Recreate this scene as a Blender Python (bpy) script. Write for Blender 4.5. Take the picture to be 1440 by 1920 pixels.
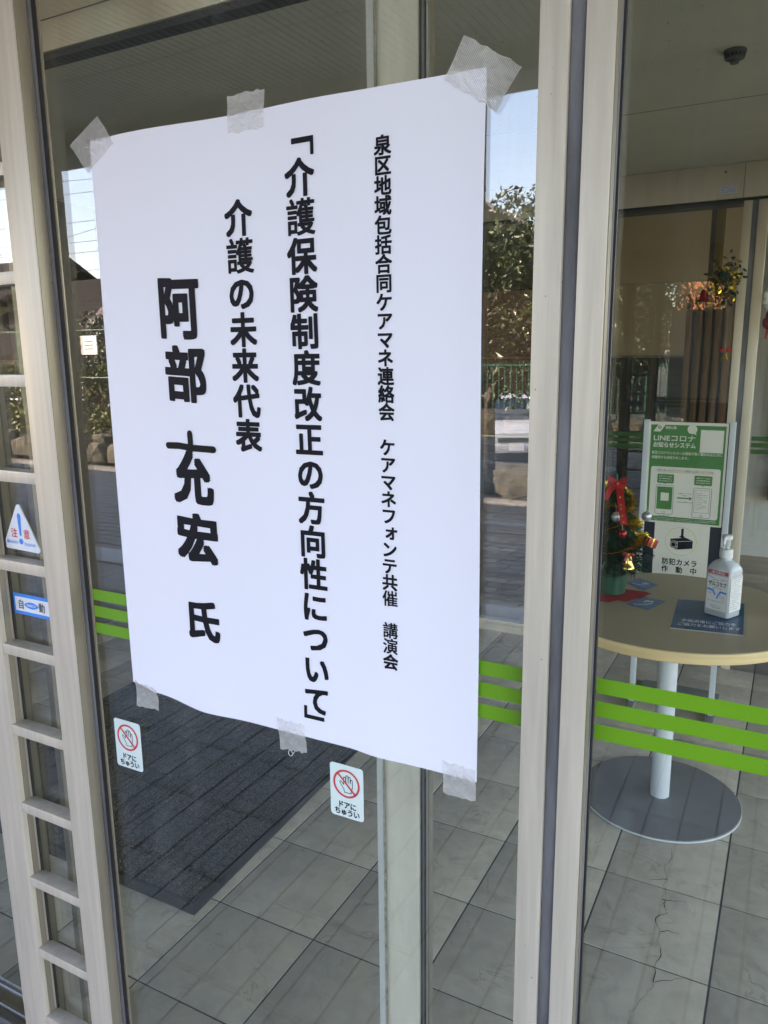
import bpy, bmesh, math, random
from mathutils import Vector, Matrix, noise
R = math.radians
random.seed(7)
scene = bpy.context.scene
for o in list(bpy.data.objects):
    bpy.data.objects.remove(o)
COL = scene.collection

# ------------------------------------------------------------------ camera
cam_d = bpy.data.cameras.new('camera')
cam = bpy.data.objects.new('camera', cam_d)
COL.objects.link(cam)
yaw, pitch, roll = R(28.08), R(11.67), R(-0.657)
fwd = Vector((-math.sin(yaw) * math.cos(pitch), math.cos(yaw) * math.cos(pitch), -math.sin(pitch)))
rt = Vector((math.cos(yaw), math.sin(yaw), 0))
up = rt.cross(fwd)
r2 = rt * math.cos(roll) + up * math.sin(roll)
u2 = -rt * math.sin(roll) + up * math.cos(roll)
M = Matrix((r2, u2, -fwd)).transposed().to_4x4()
M.translation = Vector((0, -0.85, 1.45))
cam.matrix_world = M
cam_d.sensor_fit = 'HORIZONTAL'
cam_d.sensor_width = 36
cam_d.lens = 36 * 1443.7 / 1440
cam_d.clip_start = 0.02
cam_d.clip_end = 2000
scene.camera = cam

# ------------------------------------------------------------------ sky, sun, exposure
SUN_EL, SUN_AZ = R(28), R(-54)          # azimuth from +Y, negative towards -X
world = bpy.data.worlds.new('World')
scene.world = world
world.use_nodes = True
wn = world.node_tree
bg = wn.nodes['Background']
sky = wn.nodes.new('ShaderNodeTexSky')
sky.sky_type = 'NISHITA'
sky.sun_disc = False
sky.sun_elevation = SUN_EL
sky.sun_rotation = SUN_AZ
sky.dust_density = 1.0
sky.ozone_density = 1.6
wn.links.new(sky.outputs[0], bg.inputs[0])
bg.inputs[1].default_value = 0.15
sun_d = bpy.data.lights.new('sun', 'SUN')
sun_d.energy = 4.5
sun_d.angle = R(0.5)
sun_d.color = (1.0, 0.92, 0.80)
sun = bpy.data.objects.new('sun', sun_d)
COL.objects.link(sun)
sd = Vector((math.sin(SUN_AZ) * math.cos(SUN_EL), math.cos(SUN_AZ) * math.cos(SUN_EL), math.sin(SUN_EL)))
sun.rotation_euler = sd.to_track_quat('Z', 'Y').to_euler()
sun.location = (-10, 10, 15)
scene.view_settings.view_transform = 'Standard'
scene.view_settings.look = 'None'
scene.view_settings.gamma = 1
scene.view_settings.use_curve_mapping = False
scene.view_settings.exposure = 3.45
scene.view_settings.use_white_balance = True
scene.view_settings.white_balance_temperature = 7700
scene.view_settings.white_balance_tint = 26
cy = scene.cycles
cy.max_bounces = 12
cy.diffuse_bounces = 6
cy.glossy_bounces = 5
cy.transmission_bounces = 6
cy.transparent_max_bounces = 32
cy.caustics_reflective = False
cy.caustics_refractive = False
cy.sample_clamp_indirect = 8
cy.use_denoising = True

# ------------------------------------------------------------------ materials
MATS = {}
def _new(name):
    m = bpy.data.materials.new(name)
    m.use_nodes = True
    MATS[name] = m
    nt = m.node_tree
    return m, nt, nt.nodes, nt.links, nt.nodes['Principled BSDF']

def pm(name, col, rough=.5, metal=0., var=0., vscale=4., col2=None, bump=0., bscale=60., stretch=(1, 1, 1),
       spec=.5, spots=None, objvar=0., detail=6., bdist=.002, rvar=0.):
    m, nt, N, L, b = _new(name)
    b.inputs['Roughness'].default_value = rough
    b.inputs['Metallic'].default_value = metal
    b.inputs['Specular IOR Level'].default_value = spec
    c4 = (*col, 1)
    tc = N.new('ShaderNodeTexCoord')
    mp = N.new('ShaderNodeMapping')
    mp.inputs['Scale'].default_value = stretch
    L.new(tc.outputs['Object'], mp.inputs[0])
    vec = mp.outputs[0]
    if objvar:
        oi = N.new('ShaderNodeObjectInfo')
        add = N.new('ShaderNodeVectorMath'); add.operation = 'ADD'
        sc = N.new('ShaderNodeVectorMath'); sc.operation = 'SCALE'
        cmb = N.new('ShaderNodeCombineXYZ')
        for k in range(3):
            L.new(oi.outputs['Random'], cmb.inputs[k])
        L.new(cmb.outputs[0], sc.inputs[0]); sc.inputs['Scale'].default_value = 37.
        L.new(mp.outputs[0], add.inputs[0]); L.new(sc.outputs[0], add.inputs[1])
        vec = add.outputs[0]
    last = None
    if var or col2:
        nz = N.new('ShaderNodeTexNoise')
        nz.inputs['Scale'].default_value = vscale
        nz.inputs['Detail'].default_value = detail
        nz.inputs['Roughness'].default_value = .62
        L.new(vec, nz.inputs['Vector'])
        rp = N.new('ShaderNodeValToRGB')
        lo = tuple(max(0, c * (1 - var)) for c in col)
        hi = col2 if col2 else tuple(min(1, c * (1 + var)) for c in col)
        rp.color_ramp.elements[0].position = .33
        rp.color_ramp.elements[1].position = .68
        rp.color_ramp.elements[0].color = (*lo, 1)
        rp.color_ramp.elements[1].color = (*hi, 1)
        L.new(nz.outputs['Fac'], rp.inputs[0])
        last = rp.outputs[0]
        if rvar:
            mr = N.new('ShaderNodeMapRange')
            mr.inputs['To Min'].default_value = max(.02, rough - rvar)
            mr.inputs['To Max'].default_value = min(1, rough + rvar)
            L.new(nz.outputs['Fac'], mr.inputs[0]); L.new(mr.outputs[0], b.inputs['Roughness'])
    if spots:
        scol, sscale, sth = spots
        vz = N.new('ShaderNodeTexVoronoi')
        vz.inputs['Scale'].default_value = sscale
        vz.inputs['Randomness'].default_value = 1.
        L.new(tc.outputs['Object'], vz.inputs['Vector'])
        sp = N.new('ShaderNodeSeparateColor'); L.new(vz.outputs['Color'], sp.inputs[0])
        lt = N.new('ShaderNodeMath'); lt.operation = 'LESS_THAN'; L.new(vz.outputs['Distance'], lt.inputs[0])
        mu = N.new('ShaderNodeMath'); mu.operation = 'MULTIPLY'
        L.new(sp.outputs[0], mu.inputs[0]); mu.inputs[1].default_value = sth
        L.new(mu.outputs[0], lt.inputs[1])
        gt = N.new('ShaderNodeMath'); gt.operation = 'GREATER_THAN'; L.new(sp.outputs[1], gt.inputs[0]); gt.inputs[1].default_value = .80
        an = N.new('ShaderNodeMath'); an.operation = 'MULTIPLY'; L.new(lt.outputs[0], an.inputs[0]); L.new(gt.outputs[0], an.inputs[1])
        mx = N.new('ShaderNodeMix'); mx.data_type = 'RGBA'
        L.new(an.outputs[0], mx.inputs['Factor'])
        if last: L.new(last, mx.inputs['A'])
        else: mx.inputs['A'].default_value = c4
        mx.inputs['B'].default_value = (*scol, 1)
        last = mx.outputs['Result']
    if objvar:
        hv = N.new('ShaderNodeHueSaturation')
        mr = N.new('ShaderNodeMapRange')
        mr.inputs['To Min'].default_value = 1 - objvar; mr.inputs['To Max'].default_value = 1 + objvar
        L.new(oi.outputs['Random'], mr.inputs[0]); L.new(mr.outputs[0], hv.inputs['Value'])
        if last: L.new(last, hv.inputs['Color'])
        else: hv.inputs['Color'].default_value = c4
        last = hv.outputs[0]
    if last: L.new(last, b.inputs['Base Color'])
    else: b.inputs['Base Color'].default_value = c4
    if bump:
        bz = N.new('ShaderNodeTexNoise'); bz.inputs['Scale'].default_value = bscale; bz.inputs['Detail'].default_value = 5
        L.new(vec, bz.inputs['Vector'])
        bp = N.new('ShaderNodeBump'); bp.inputs['Strength'].default_value = bump; bp.inputs['Distance'].default_value = bdist
        L.new(bz.outputs['Fac'], bp.inputs['Height']); L.new(bp.outputs[0], b.inputs['Normal'])
    return m

def glass_mat(name, tint, r0=.085, dirt=.02, rough=0.0, wobble=0., rmax=1.):
    """thin pane: each face mirrors by its Fresnel share and lets the rest straight through; a little dust scatters"""
    m, nt, N, L, b = _new(name)
    N.remove(b)
    out = N['Material Output']
    lw = N.new('ShaderNodeLayerWeight'); lw.inputs['Blend'].default_value = .5
    pw = N.new('ShaderNodeMath'); pw.operation = 'POWER'; pw.inputs[1].default_value = 5
    L.new(lw.outputs['Facing'], pw.inputs[0])
    mr = N.new('ShaderNodeMapRange'); mr.inputs['To Min'].default_value = r0; mr.inputs['To Max'].default_value = rmax
    L.new(pw.outputs[0], mr.inputs[0])
    tr = N.new('ShaderNodeBsdfTransparent'); tr.inputs[0].default_value = (*tint, 1)
    gl = N.new('ShaderNodeBsdfGlossy'); gl.inputs['Roughness'].default_value = rough; gl.inputs['Color'].default_value = (.97, .98, .97, 1)
    if wobble:
        tc = N.new('ShaderNodeTexCoord'); nz = N.new('ShaderNodeTexNoise'); nz.inputs['Scale'].default_value = 2.2; nz.inputs['Detail'].default_value = 1
        L.new(tc.outputs['Object'], nz.inputs['Vector'])
        bp = N.new('ShaderNodeBump'); bp.inputs['Strength'].default_value = 1; bp.inputs['Distance'].default_value = wobble
        L.new(nz.outputs['Fac'], bp.inputs['Height']); L.new(bp.outputs[0], gl.inputs['Normal'])
    df = N.new('ShaderNodeBsdfDiffuse'); df.inputs[0].default_value = (.75, .77, .75, 1)
    tc2 = N.new('ShaderNodeTexCoord'); mp = N.new('ShaderNodeMapping'); mp.inputs['Scale'].default_value = (9, 9, 1.3)
    L.new(tc2.outputs['Object'], mp.inputs[0])
    n2 = N.new('ShaderNodeTexNoise'); n2.inputs['Scale'].default_value = 2.5; n2.inputs['Detail'].default_value = 8; n2.inputs['Distortion'].default_value = 1.2
    L.new(mp.outputs[0], n2.inputs['Vector'])
    dr = N.new('ShaderNodeMapRange'); dr.inputs['From Min'].default_value = .54; dr.inputs['From Max'].default_value = .80
    dr.inputs['To Min'].default_value = dirt * .25; dr.inputs['To Max'].default_value = dirt * 5.
    L.new(n2.outputs['Fac'], dr.inputs[0])
    m1 = N.new('ShaderNodeMixShader'); L.new(dr.outputs[0], m1.inputs[0]); L.new(tr.outputs[0], m1.inputs[1]); L.new(df.outputs[0], m1.inputs[2])
    m2 = N.new('ShaderNodeMixShader'); L.new(mr.outputs[0], m2.inputs[0]); L.new(m1.outputs[0], m2.inputs[1]); L.new(gl.outputs[0], m2.inputs[2])
    L.new(m2.outputs[0], out.inputs[0])
    return m

# aluminium frames: satin champagne, streaked by rain, pitted
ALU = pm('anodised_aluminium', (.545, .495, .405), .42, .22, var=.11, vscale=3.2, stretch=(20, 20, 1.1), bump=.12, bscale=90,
         spots=((.15, .13, .10), 120, .17), rvar=.10)
ALU_PIT = pm('pitted_aluminium', (.545, .495, .405), .42, .22, var=.10, vscale=3.2, stretch=(26, 26, .9), bump=.12, bscale=90, spots=((.11, .095, .07), 95, .19), rvar=.10)
ALU_IN = pm('inner_aluminium', (.70, .62, .48), .45, .25, var=.07, vscale=2.5, stretch=(9, 9, 1))
ALU_SIDE = pm('shaded_aluminium', (.27, .235, .175), .35, .35, var=.12, vscale=3, stretch=(20, 20, 1))  # darker copy of the frame aluminium; shade of the side faces put into the colour
RUBBER = pm('grey_rubber_seal', (.115, .116, .122), .62, 0, var=.45, vscale=2.2, stretch=(7, 7, 1.2), bump=.35, bscale=120, col2=(.22, .225, .24))
GASKET = pm('black_gasket', (.018, .018, .018), .5)
STEEL = pm('polished_steel', (.5, .5, .5), .16, 1.)
GLASS = glass_mat('door_glass', (.945, .965, .95), dirt=.007, wobble=.0006)
GLASS_IN = glass_mat('inner_glass', (.96, .965, .95), dirt=.006)
GLASS_EDGE = pm('glass_edge', (.05, .16, .13), .15)
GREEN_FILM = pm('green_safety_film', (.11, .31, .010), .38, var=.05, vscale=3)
GREEN_IN = pm('dimmed_green_film', (.02, .10, .012), .5)  # same film as the outer stripes, dim interior put into a darker green
WHITE = pm('white_plastic', (.80, .80, .78), .4)
BLACK = pm('black_print', (.010, .010, .015), .6, spec=.12)
MARKER = pm('marker_ink', (.004, .004, .005), .5, spec=.15)
STICK = pm('pale_mint_sticker', (.62, .74, .71), .4, var=.04, vscale=8)
RED = pm('red_print', (.62, .055, .06), .45)
BLUE = pm('blue_print', (.02, .26, .80), .4)
PALEB = pm('white_sticker', (.74, .79, .84), .35)
SIGNGREEN = pm('green_print', (.045, .21, .055), .4)
CREAM = pm('cream_print', (.72, .70, .60), .5)
GREYINK = pm('grey_print', (.13, .15, .15), .5)
GOLDINK = pm('yellow_print', (.68, .55, .12), .5)

def paper_mat():
    m, nt, N, L, b = _new('white_poster_paper')
    b.inputs['Base Color'].default_value = (.775, .79, .875, 1)
    b.inputs['Roughness'].default_value = .55
    b.inputs['Specular IOR Level'].default_value = .35
    tc = N.new('ShaderNodeTexCoord')
    nz = N.new('ShaderNodeTexNoise'); nz.inputs['Scale'].default_value = 3.; nz.inputs['Detail'].default_value = 4
    L.new(tc.outputs['Object'], nz.inputs['Vector'])
    bp = N.new('ShaderNodeBump'); bp.inputs['Strength'].default_value = .25; bp.inputs['Distance'].default_value = .01
    L.new(nz.outputs['Fac'], bp.inputs['Height']); L.new(bp.outputs[0], b.inputs['Normal'])
    return m
PAPER = paper_mat()

def tape_mat():
    m, nt, N, L, b = _new('ribbed_clear_tape')
    out = N['Material Output']
    b.inputs['Base Color'].default_value = (.97, .965, .95, 1)
    b.inputs['Roughness'].default_value = .2
    b.inputs['Specular IOR Level'].default_value = .8
    uv = N.new('ShaderNodeUVMap')
    mp = N.new('ShaderNodeMapping'); L.new(uv.outputs[0], mp.inputs[0])
    wv = N.new('ShaderNodeTexWave'); wv.wave_type = 'BANDS'; wv.bands_direction = 'X'
    wv.inputs['Scale'].default_value = 11; wv.inputs['Distortion'].default_value = 0.; wv.inputs['Detail'].default_value = 0
    L.new(mp.outputs[0], wv.inputs['Vector'])
    nz = N.new('ShaderNodeTexNoise'); nz.inputs['Scale'].default_value = 2.6; nz.inputs['Detail'].default_value = 4; nz.inputs['Distortion'].default_value = 2.5
    L.new(uv.outputs[0], nz.inputs['Vector'])
    ad = N.new('ShaderNodeMath'); ad.operation = 'MULTIPLY_ADD'; L.new(nz.outputs['Fac'], ad.inputs[0]); ad.inputs[1].default_value = 9; L.new(wv.outputs['Fac'], ad.inputs[2])
    bp = N.new('ShaderNodeBump'); bp.inputs['Strength'].default_value = .7; bp.inputs['Distance'].default_value = .0012
    L.new(ad.outputs[0], bp.inputs['Height']); L.new(bp.outputs[0], b.inputs['Normal'])
    tr = N.new('ShaderNodeBsdfTransparent'); tr.inputs[0].default_value = (1, 1, .99, 1)
    tl = N.new('ShaderNodeBsdfTranslucent'); tl.inputs[0].default_value = (.98, .98, .97, 1)
    m0_ = N.new('ShaderNodeMixShader'); m0_.inputs[0].default_value = .30; L.new(b.outputs[0], m0_.inputs[1]); L.new(tl.outputs[0], m0_.inputs[2])
    mr = N.new('ShaderNodeMapRange'); mr.inputs['To Min'].default_value = .40; mr.inputs['To Max'].default_value = .70
    mr.inputs['To Min'].default_value = .22; mr.inputs['To Max'].default_value = .46
    L.new(wv.outputs['Fac'], mr.inputs[0])
    op = N.new('ShaderNodeMath'); op.operation = 'MULTIPLY_ADD'; L.new(nz.outputs['Fac'], op.inputs[0]); op.inputs[1].default_value = .42; L.new(mr.outputs[0], op.inputs[2])
    mx = N.new('ShaderNodeMixShader'); L.new(op.outputs[0], mx.inputs[0]); L.new(tr.outputs[0], mx.inputs[1]); L.new(m0_.outputs[0], mx.inputs[2])
    L.new(mx.outputs[0], out.inputs[0])
    return m
TAPE = tape_mat()

def tile_mat(name, base, vein, objvar=.06):
    m, nt, N, L, b = _new(name)
    tc = N.new('ShaderNodeTexCoord'); oi = N.new('ShaderNodeObjectInfo')
    cmb = N.new('ShaderNodeCombineXYZ')
    for k in range(3): L.new(oi.outputs['Random'], cmb.inputs[k])
    sc = N.new('ShaderNodeVectorMath'); sc.operation = 'SCALE'; sc.inputs['Scale'].default_value = 53
    L.new(cmb.outputs[0], sc.inputs[0])
    ad = N.new('ShaderNodeVectorMath'); ad.operation = 'ADD'; L.new(tc.outputs['Object'], ad.inputs[0]); L.new(sc.outputs[0], ad.inputs[1])
    n1 = N.new('ShaderNodeTexNoise'); n1.inputs['Scale'].default_value = 17; n1.inputs['Detail'].default_value = 9; n1.inputs['Distortion'].default_value = .8
    L.new(ad.outputs[0], n1.inputs['Vector'])
    rp = N.new('ShaderNodeValToRGB'); rp.color_ramp.elements[0].position = .3; rp.color_ramp.elements[1].position = .72
    rp.color_ramp.elements[0].color = (*[c * .84 for c in base], 1); rp.color_ramp.elements[1].color = (*[c * 1.10 for c in base], 1)
    L.new(n1.outputs['Fac'], rp.inputs[0])
    n2 = N.new('ShaderNodeTexNoise'); n2.inputs['Scale'].default_value = 4.2; n2.inputs['Detail'].default_value = 9; n2.inputs['Distortion'].default_value = 2.2; n2.inputs['Roughness'].default_value = .55
    L.new(ad.outputs[0], n2.inputs['Vector'])
    sb = N.new('ShaderNodeMath'); sb.operation = 'SUBTRACT'; L.new(n2.outputs['Fac'], sb.inputs[0]); sb.inputs[1].default_value = .5
    ab = N.new('ShaderNodeMath'); ab.operation = 'ABSOLUTE'; L.new(sb.outputs[0], ab.inputs[0])
    mr = N.new('ShaderNodeMapRange'); mr.inputs['From Min'].default_value = 0; mr.inputs['From Max'].default_value = .014
    mr.inputs['To Min'].default_value = .5; mr.inputs['To Max'].default_value = 0
    L.new(ab.outputs[0], mr.inputs[0])
    n3 = N.new('ShaderNodeTexNoise'); n3.inputs['Scale'].default_value = 9; L.new(ad.outputs[0], n3.inputs['Vector'])
    m3 = N.new('ShaderNodeMapRange'); m3.inputs['From Min'].default_value = .45; m3.inputs['From Max'].default_value = .65; L.new(n3.outputs['Fac'], m3.inputs[0])
    mu = N.new('ShaderNodeMath'); mu.operation = 'MULTIPLY'; L.new(mr.outputs[0], mu.inputs[0]); L.new(m3.outputs[0], mu.inputs[1])
    mx = N.new('ShaderNodeMix'); mx.data_type = 'RGBA'; L.new(mu.outputs[0], mx.inputs['Factor']); L.new(rp.outputs[0], mx.inputs['A']); mx.inputs['B'].default_value = (*vein, 1)
    hv = N.new('ShaderNodeHueSaturation'); m4 = N.new('ShaderNodeMapRange'); m4.inputs['To Min'].default_value = 1 - objvar; m4.inputs['To Max'].default_value = 1 + objvar
    L.new(oi.outputs['Random'], m4.inputs[0]); L.new(m4.outputs[0], hv.inputs['Value']); L.new(mx.outputs['Result'], hv.inputs['Color'])
    L.new(hv.outputs[0], b.inputs['Base Color'])
    b.inputs['Roughness'].default_value = .42
    bp = N.new('ShaderNodeBump'); bp.inputs['Strength'].default_value = .2; bp.inputs['Distance'].default_value = .002
    L.new(n1.outputs['Fac'], bp.inputs['Height']); L.new(bp.outputs[0], b.inputs['Normal'])
    return m
TILE = tile_mat('marbled_floor_tile', (.52, .45, .33), (.13, .10, .075), .012)
GROUT = pm('dark_grout', (.035, .035, .036), .9, var=.3, vscale=30)
CRACK = pm('floor_crack_dirt', (.012, .011, .01), .95)
CEIL = pm('fissured_ceiling_board', (.74, .69, .53), .9, var=.05, vscale=3, bump=.25, bscale=160, spots=((.32, .29, .22), 75, .22))
WALLC = pm('cream_wall', (.72, .57, .37), .85, var=.05, vscale=2)
WALLW = pm('pale_wall', (.62, .62, .58), .8, var=.04, vscale=2)
WALLD = pm('brown_wall', (.055, .045, .034), .8, var=.15, vscale=2)
WOOD = pm('brown_slat_wood', (.13, .060, .022), .45, var=.3, vscale=3, stretch=(18, 18, .7), objvar=.18)
OAK = pm('oak_edge_band', (.80, .56, .26), .5, var=.10, vscale=3, stretch=(1, 1, 26), col2=(.88, .65, .34))
TABLETOP = pm('grey_beige_laminate', (.41, .32, .195), .5, var=.06, vscale=3)
TABLEMETAL = pm('light_grey_powder_coat', (.56, .60, .61), .4, var=.03, vscale=5)
BASEMETAL = pm('slate_grey_powder_coat', (.15, .15, .14), .45, var=.10, vscale=6)
FLOORWOOD = pm('plank_floor_wood', (.32, .24, .15), .5, var=.2, vscale=3, stretch=(1, 14, 1), objvar=.15)
PILE = pm('grey_carpet_loop', (.13, .125, .10), .95, var=.5, vscale=90, spec=.05)
MATC = pm('charcoal_carpet', (.020, .020, .014), .98, var=.8, vscale=150, bump=1., bscale=190, bdist=.006, col2=(.085, .083, .062), spec=.03, detail=3)
MATD = pm('charcoal_carpet_groove', (.012, .013, .009), .98, var=.5, vscale=330, bump=.8, bscale=420, bdist=.004, spec=.1)
MATR = pm('black_mat_rubber', (.026, .029, .023), .6)
SOFFIT = pm('ribbed_soffit_metal', (.36, .365, .33), .6, var=.06, vscale=2)
CONC = pm('canopy_concrete', (.33, .32, .29), .8, var=.12, vscale=3)
PILLAR = pm('dark_pillar_tile', (.030, .030, .028), .75, var=.2, vscale=8, objvar=.1)
BRICK = pm('grey_brick_paver', (.27, .26, .235), .8, var=.22, vscale=24, bump=.4, bscale=80, objvar=.22)
PORCH = pm('porch_tile', (.24, .24, .225), .6, var=.14, vscale=10, objvar=.08)
PALESTONE = pm('pale_granite_strip', (.46, .48, .46), .7, var=.16, vscale=40, objvar=.05)
STONE = pm('rough_field_stone', (.075, .070, .050), .9, var=.55, vscale=6, bump=.8, bscale=14, bdist=.03, objvar=.3)
SOIL = pm('soil', (.07, .055, .035), .95, var=.3, vscale=6)
ASPHALT = pm('asphalt', (.075, .072, .066), .9, var=.2, vscale=3)
TERRAIN = pm('terrain', (.10, .095, .07), .95, var=.2, vscale=.2)
LEAF = pm('evergreen_leaf', (.070, .10, .022), .42, var=.5, vscale=2.5, col2=(.15, .17, .04))
LEAFD = pm('dark_evergreen_leaf', (.022, .04, .012), .38, var=.5, vscale=3, col2=(.06, .085, .022))
LEAFY = pm('hedge_leaf', (.09, .14, .025), .5, var=.4, vscale=5, col2=(.20, .19, .05))
BARK = pm('bark', (.075, .055, .038), .9, var=.3, vscale=12, bump=.8, bscale=30, bdist=.01)
ROOF = pm('grey_roof_tile', (.11, .11, .12), .6, var=.15, vscale=6)
ROOFB = pm('brown_roof_tile', (.020, .018, .017), .8, var=.15, vscale=6, spec=.1)
SIDING = pm('brown_siding', (.030, .018, .013), .85, var=.12, vscale=3, spec=.1)
SIDINGY = pm('ochre_siding', (.42, .29, .11), .8, var=.1, vscale=3)
SIDINGG = pm('grey_green_siding', (.26, .29, .22), .8, var=.1, vscale=3)
PANE = pm('dark_house_window', (.03, .04, .05), .08)
TEAL = pm('teal_fence_paint', (.018, .10, .07), .5)
FENCEGREEN = pm('green_fence_wire', (.04, .14, .07), .5)
CARPAINT = pm('pale_silver_car_paint', (.55, .60, .64), .22, .35)
CARGLASS = pm('car_windscreen', (.015, .03, .045), .05, spec=.9)
TYRE = pm('tyre_rubber', (.015, .015, .015), .8)
WIRE = pm('wire_black', (.02, .02, .02), .6)
ORANGE = pm('orange_roof', (.42, .14, .05), .7, var=.15, vscale=5)
NEEDLE = pm('artificial_fir_needle', (.010, .040, .018), .8, var=.5, vscale=30, col2=(.022, .07, .03), spec=.15)
GOLD = pm('gold_tinsel', (.75, .55, .06), .22, .9, var=.2, vscale=60)
GOLDM = pm('gold_bell_metal', (.85, .58, .16), .18, 1.)
SILVER = pm('silver_glitter_ball', (.52, .53, .54), .35, .7, var=.3, vscale=200)
REDBALL = pm('red_shiny_ball', (.28, .010, .014), .12, .4)
REDSATIN = pm('red_satin_ribbon', (.40, .014, .010), .3, var=.15, vscale=20)
REDFELT = pm('red_felt', (.40, .012, .012), .9, var=.1, vscale=60)
POTGREEN = pm('dark_green_pot', (.020, .085, .050), .4)
BOTTLE = pm('translucent_bottle_plastic', (.50, .54, .55), .25, spec=.5)
CLEARP = glass_mat('clear_film_sleeve', (.95, .95, .95), r0=.02, dirt=.008, rough=.06, rmax=.35)
SHEETBLUE = pm('printed_blue_sheet', (.004, .075, .17), .7, var=.15, vscale=8)
CARDBLUE = pm('blue_printed_card', (.012, .05, .22), .28, var=.5, vscale=28, col2=(.08, .22, .42))
NAVY = pm('navy_board', (.008, .016, .028), .4)
BRASS = pm('brass_post', (.36, .24, .06), .35, .6)

# ------------------------------------------------------------------ mesh helpers
WL = {}
def tag(o, label=None, cat=None, group=None, kind=None):
    if label: o['label'] = label
    if cat: o['category'] = cat
    if group: o['group'] = group
    if kind: o['kind'] = kind
    return o

def empty(name, loc, label=None, cat=None, group=None, kind=None):
    o = bpy.data.objects.new(name, None)
    o.empty_display_size = .05
    o.location = loc
    COL.objects.link(o)
    WL[o.name] = Vector(loc)
    return tag(o, label, cat, group, kind)

class MB:
    def __init__(s):
        s.v, s.f, s.uv, s.mi = [], [], None, []
    def add(s, vs, fs, mi=0):
        n = len(s.v)
        s.v += [tuple(p) for p in vs]
        s.f += [tuple(i + n for i in f) for f in fs]
        s.mi += [mi] * len(fs)
        return s
    def box(s, x0, x1, y0, y1, z0, z1, mi=0):
        return s.add([(x0, y0, z0), (x1, y0, z0), (x1, y1, z0), (x0, y1, z0), (x0, y0, z1), (x1, y0, z1), (x1, y1, z1), (x0, y1, z1)],
                     [(0, 3, 2, 1), (4, 5, 6, 7), (0, 1, 5, 4), (1, 2, 6, 5), (2, 3, 7, 6), (3, 0, 4, 7)], mi)
    def tube(s, pts, rad, n=8, cap=True, mi=0):
        pts = [Vector(p) for p in pts]
        rads = rad if isinstance(rad, (list, tuple)) else [rad] * len(pts)
        vs, fs = [], []
        ref = Vector((0, 0, 1))
        t0 = (pts[1] - pts[0]).normalized()
        if abs(t0.z) > .9: ref = Vector((1, 0, 0))
        for i, p in enumerate(pts):
            a = pts[max(0, i - 1)]; b = pts[min(len(pts) - 1, i + 1)]
            t = (b - a).normalized()
            u = t.cross(ref).normalized(); w = u.cross(t).normalized()
            for k in range(n):
                an = 2 * math.pi * k / n
                vs.append(p + (u * math.cos(an) + w * math.sin(an)) * rads[i])
        for i in range(len(pts) - 1):
            for k in range(n):
                a = i * n + k; b = i * n + (k + 1) % n
                fs.append((a, b, b + n, a + n))
        if cap:
            fs.append(tuple(range(n))[::-1]); fs.append(tuple(range((len(pts) - 1) * n, len(pts) * n)))
        return s.add(vs, fs, mi)
    def lathe(s, prof, c, n=32, mi=0, a0=0., sx=1., sy=1.):
        vs, fs = [], []
        for (r, z) in prof:
            for k in range(n):
                an = 2 * math.pi * k / n + a0
                vs.append((c[0] + r * math.cos(an) * sx, c[1] + r * math.sin(an) * sy, c[2] + z))
        for i in range(len(prof) - 1):
            for k in range(n):
                a = i * n + k; b = i * n + (k + 1) % n
                fs.append((a, b, b + n, a + n))
        fs.append(tuple(range(n))[::-1]); fs.append(tuple(range((len(prof) - 1) * n, len(prof) * n)))
        return s.add(vs, fs, mi)
    def ball(s, c, r, n=14, m=9, mi=0, sc=(1, 1, 1)):
        prof = [(max(1e-4, r * math.sin(math.pi * i / m)), -r * math.cos(math.pi * i / m)) for i in range(m + 1)]
        vs, fs = [], []
        for (q, z) in prof:
            for k in range(n):
                an = 2 * math.pi * k / n
                vs.append((c[0] + q * math.cos(an) * sc[0], c[1] + q * math.sin(an) * sc[1], c[2] + z * sc[2]))
        for i in range(m):
            for k in range(n):
                a = i * n + k; b = i * n + (k + 1) % n
                fs.append((a, b, b + n, a + n))
        return s.add(vs, fs, mi)
    def prism(s, poly, y0, y1, mi=0):
        """polygon in XZ extruded along Y"""
        n = len(poly)
        vs = [(x, y0, z) for x, z in poly] + [(x, y1, z) for x, z in poly]
        fs = [tuple(range(n))[::-1] if False else tuple(range(n)), tuple(range(n, 2 * n))[::-1]]
        fs += [(i, i + n, (i + 1) % n + n, (i + 1) % n) for i in range(n)]
        return s.add(vs, fs, mi)
    def build(s, name, mat, parent=None, smooth=False, bevel=0., label=None, cat=None, group=None, kind=None, fixn=True):
        me = bpy.data.meshes.new(name)
        xs = [p[0] for p in s.v]; ys = [p[1] for p in s.v]; zs = [p[2] for p in s.v]
        c = Vector(((min(xs) + max(xs)) / 2, (min(ys) + max(ys)) / 2, min(zs)))
        me.from_pydata([(p[0] - c.x, p[1] - c.y, p[2] - c.z) for p in s.v], [], s.f)
        mats = mat if isinstance(mat, (list, tuple)) else [mat]
        for m in mats: me.materials.append(m)
        if len(mats) > 1: me.polygons.foreach_set('material_index', s.mi)
        if fixn or bevel:
            bm = bmesh.new(); bm.from_mesh(me)
            if fixn: bmesh.ops.recalc_face_normals(bm, faces=bm.faces)
            if bevel:
                es = [e for e in bm.edges if len(e.link_faces) == 2 and e.calc_face_angle(0) > .6]
                bmesh.ops.bevel(bm, geom=es, offset=bevel, segments=2, profile=.6, affect='EDGES')
            bm.to_mesh(me); bm.free()
        if smooth:
            me.polygons.foreach_set('use_smooth', [True] * len(me.polygons))
            try: me.set_sharp_from_angle(angle=R(40))
            except Exception: pass
        me.update()
        o = bpy.data.objects.new(name, me)
        COL.objects.link(o)
        if parent is not None:
            o.parent = parent
            o.location = c - WL[parent.name]
        else:
            o.location = c
        WL[o.name] = c
        return tag(o, label, cat, group, kind)

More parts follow.
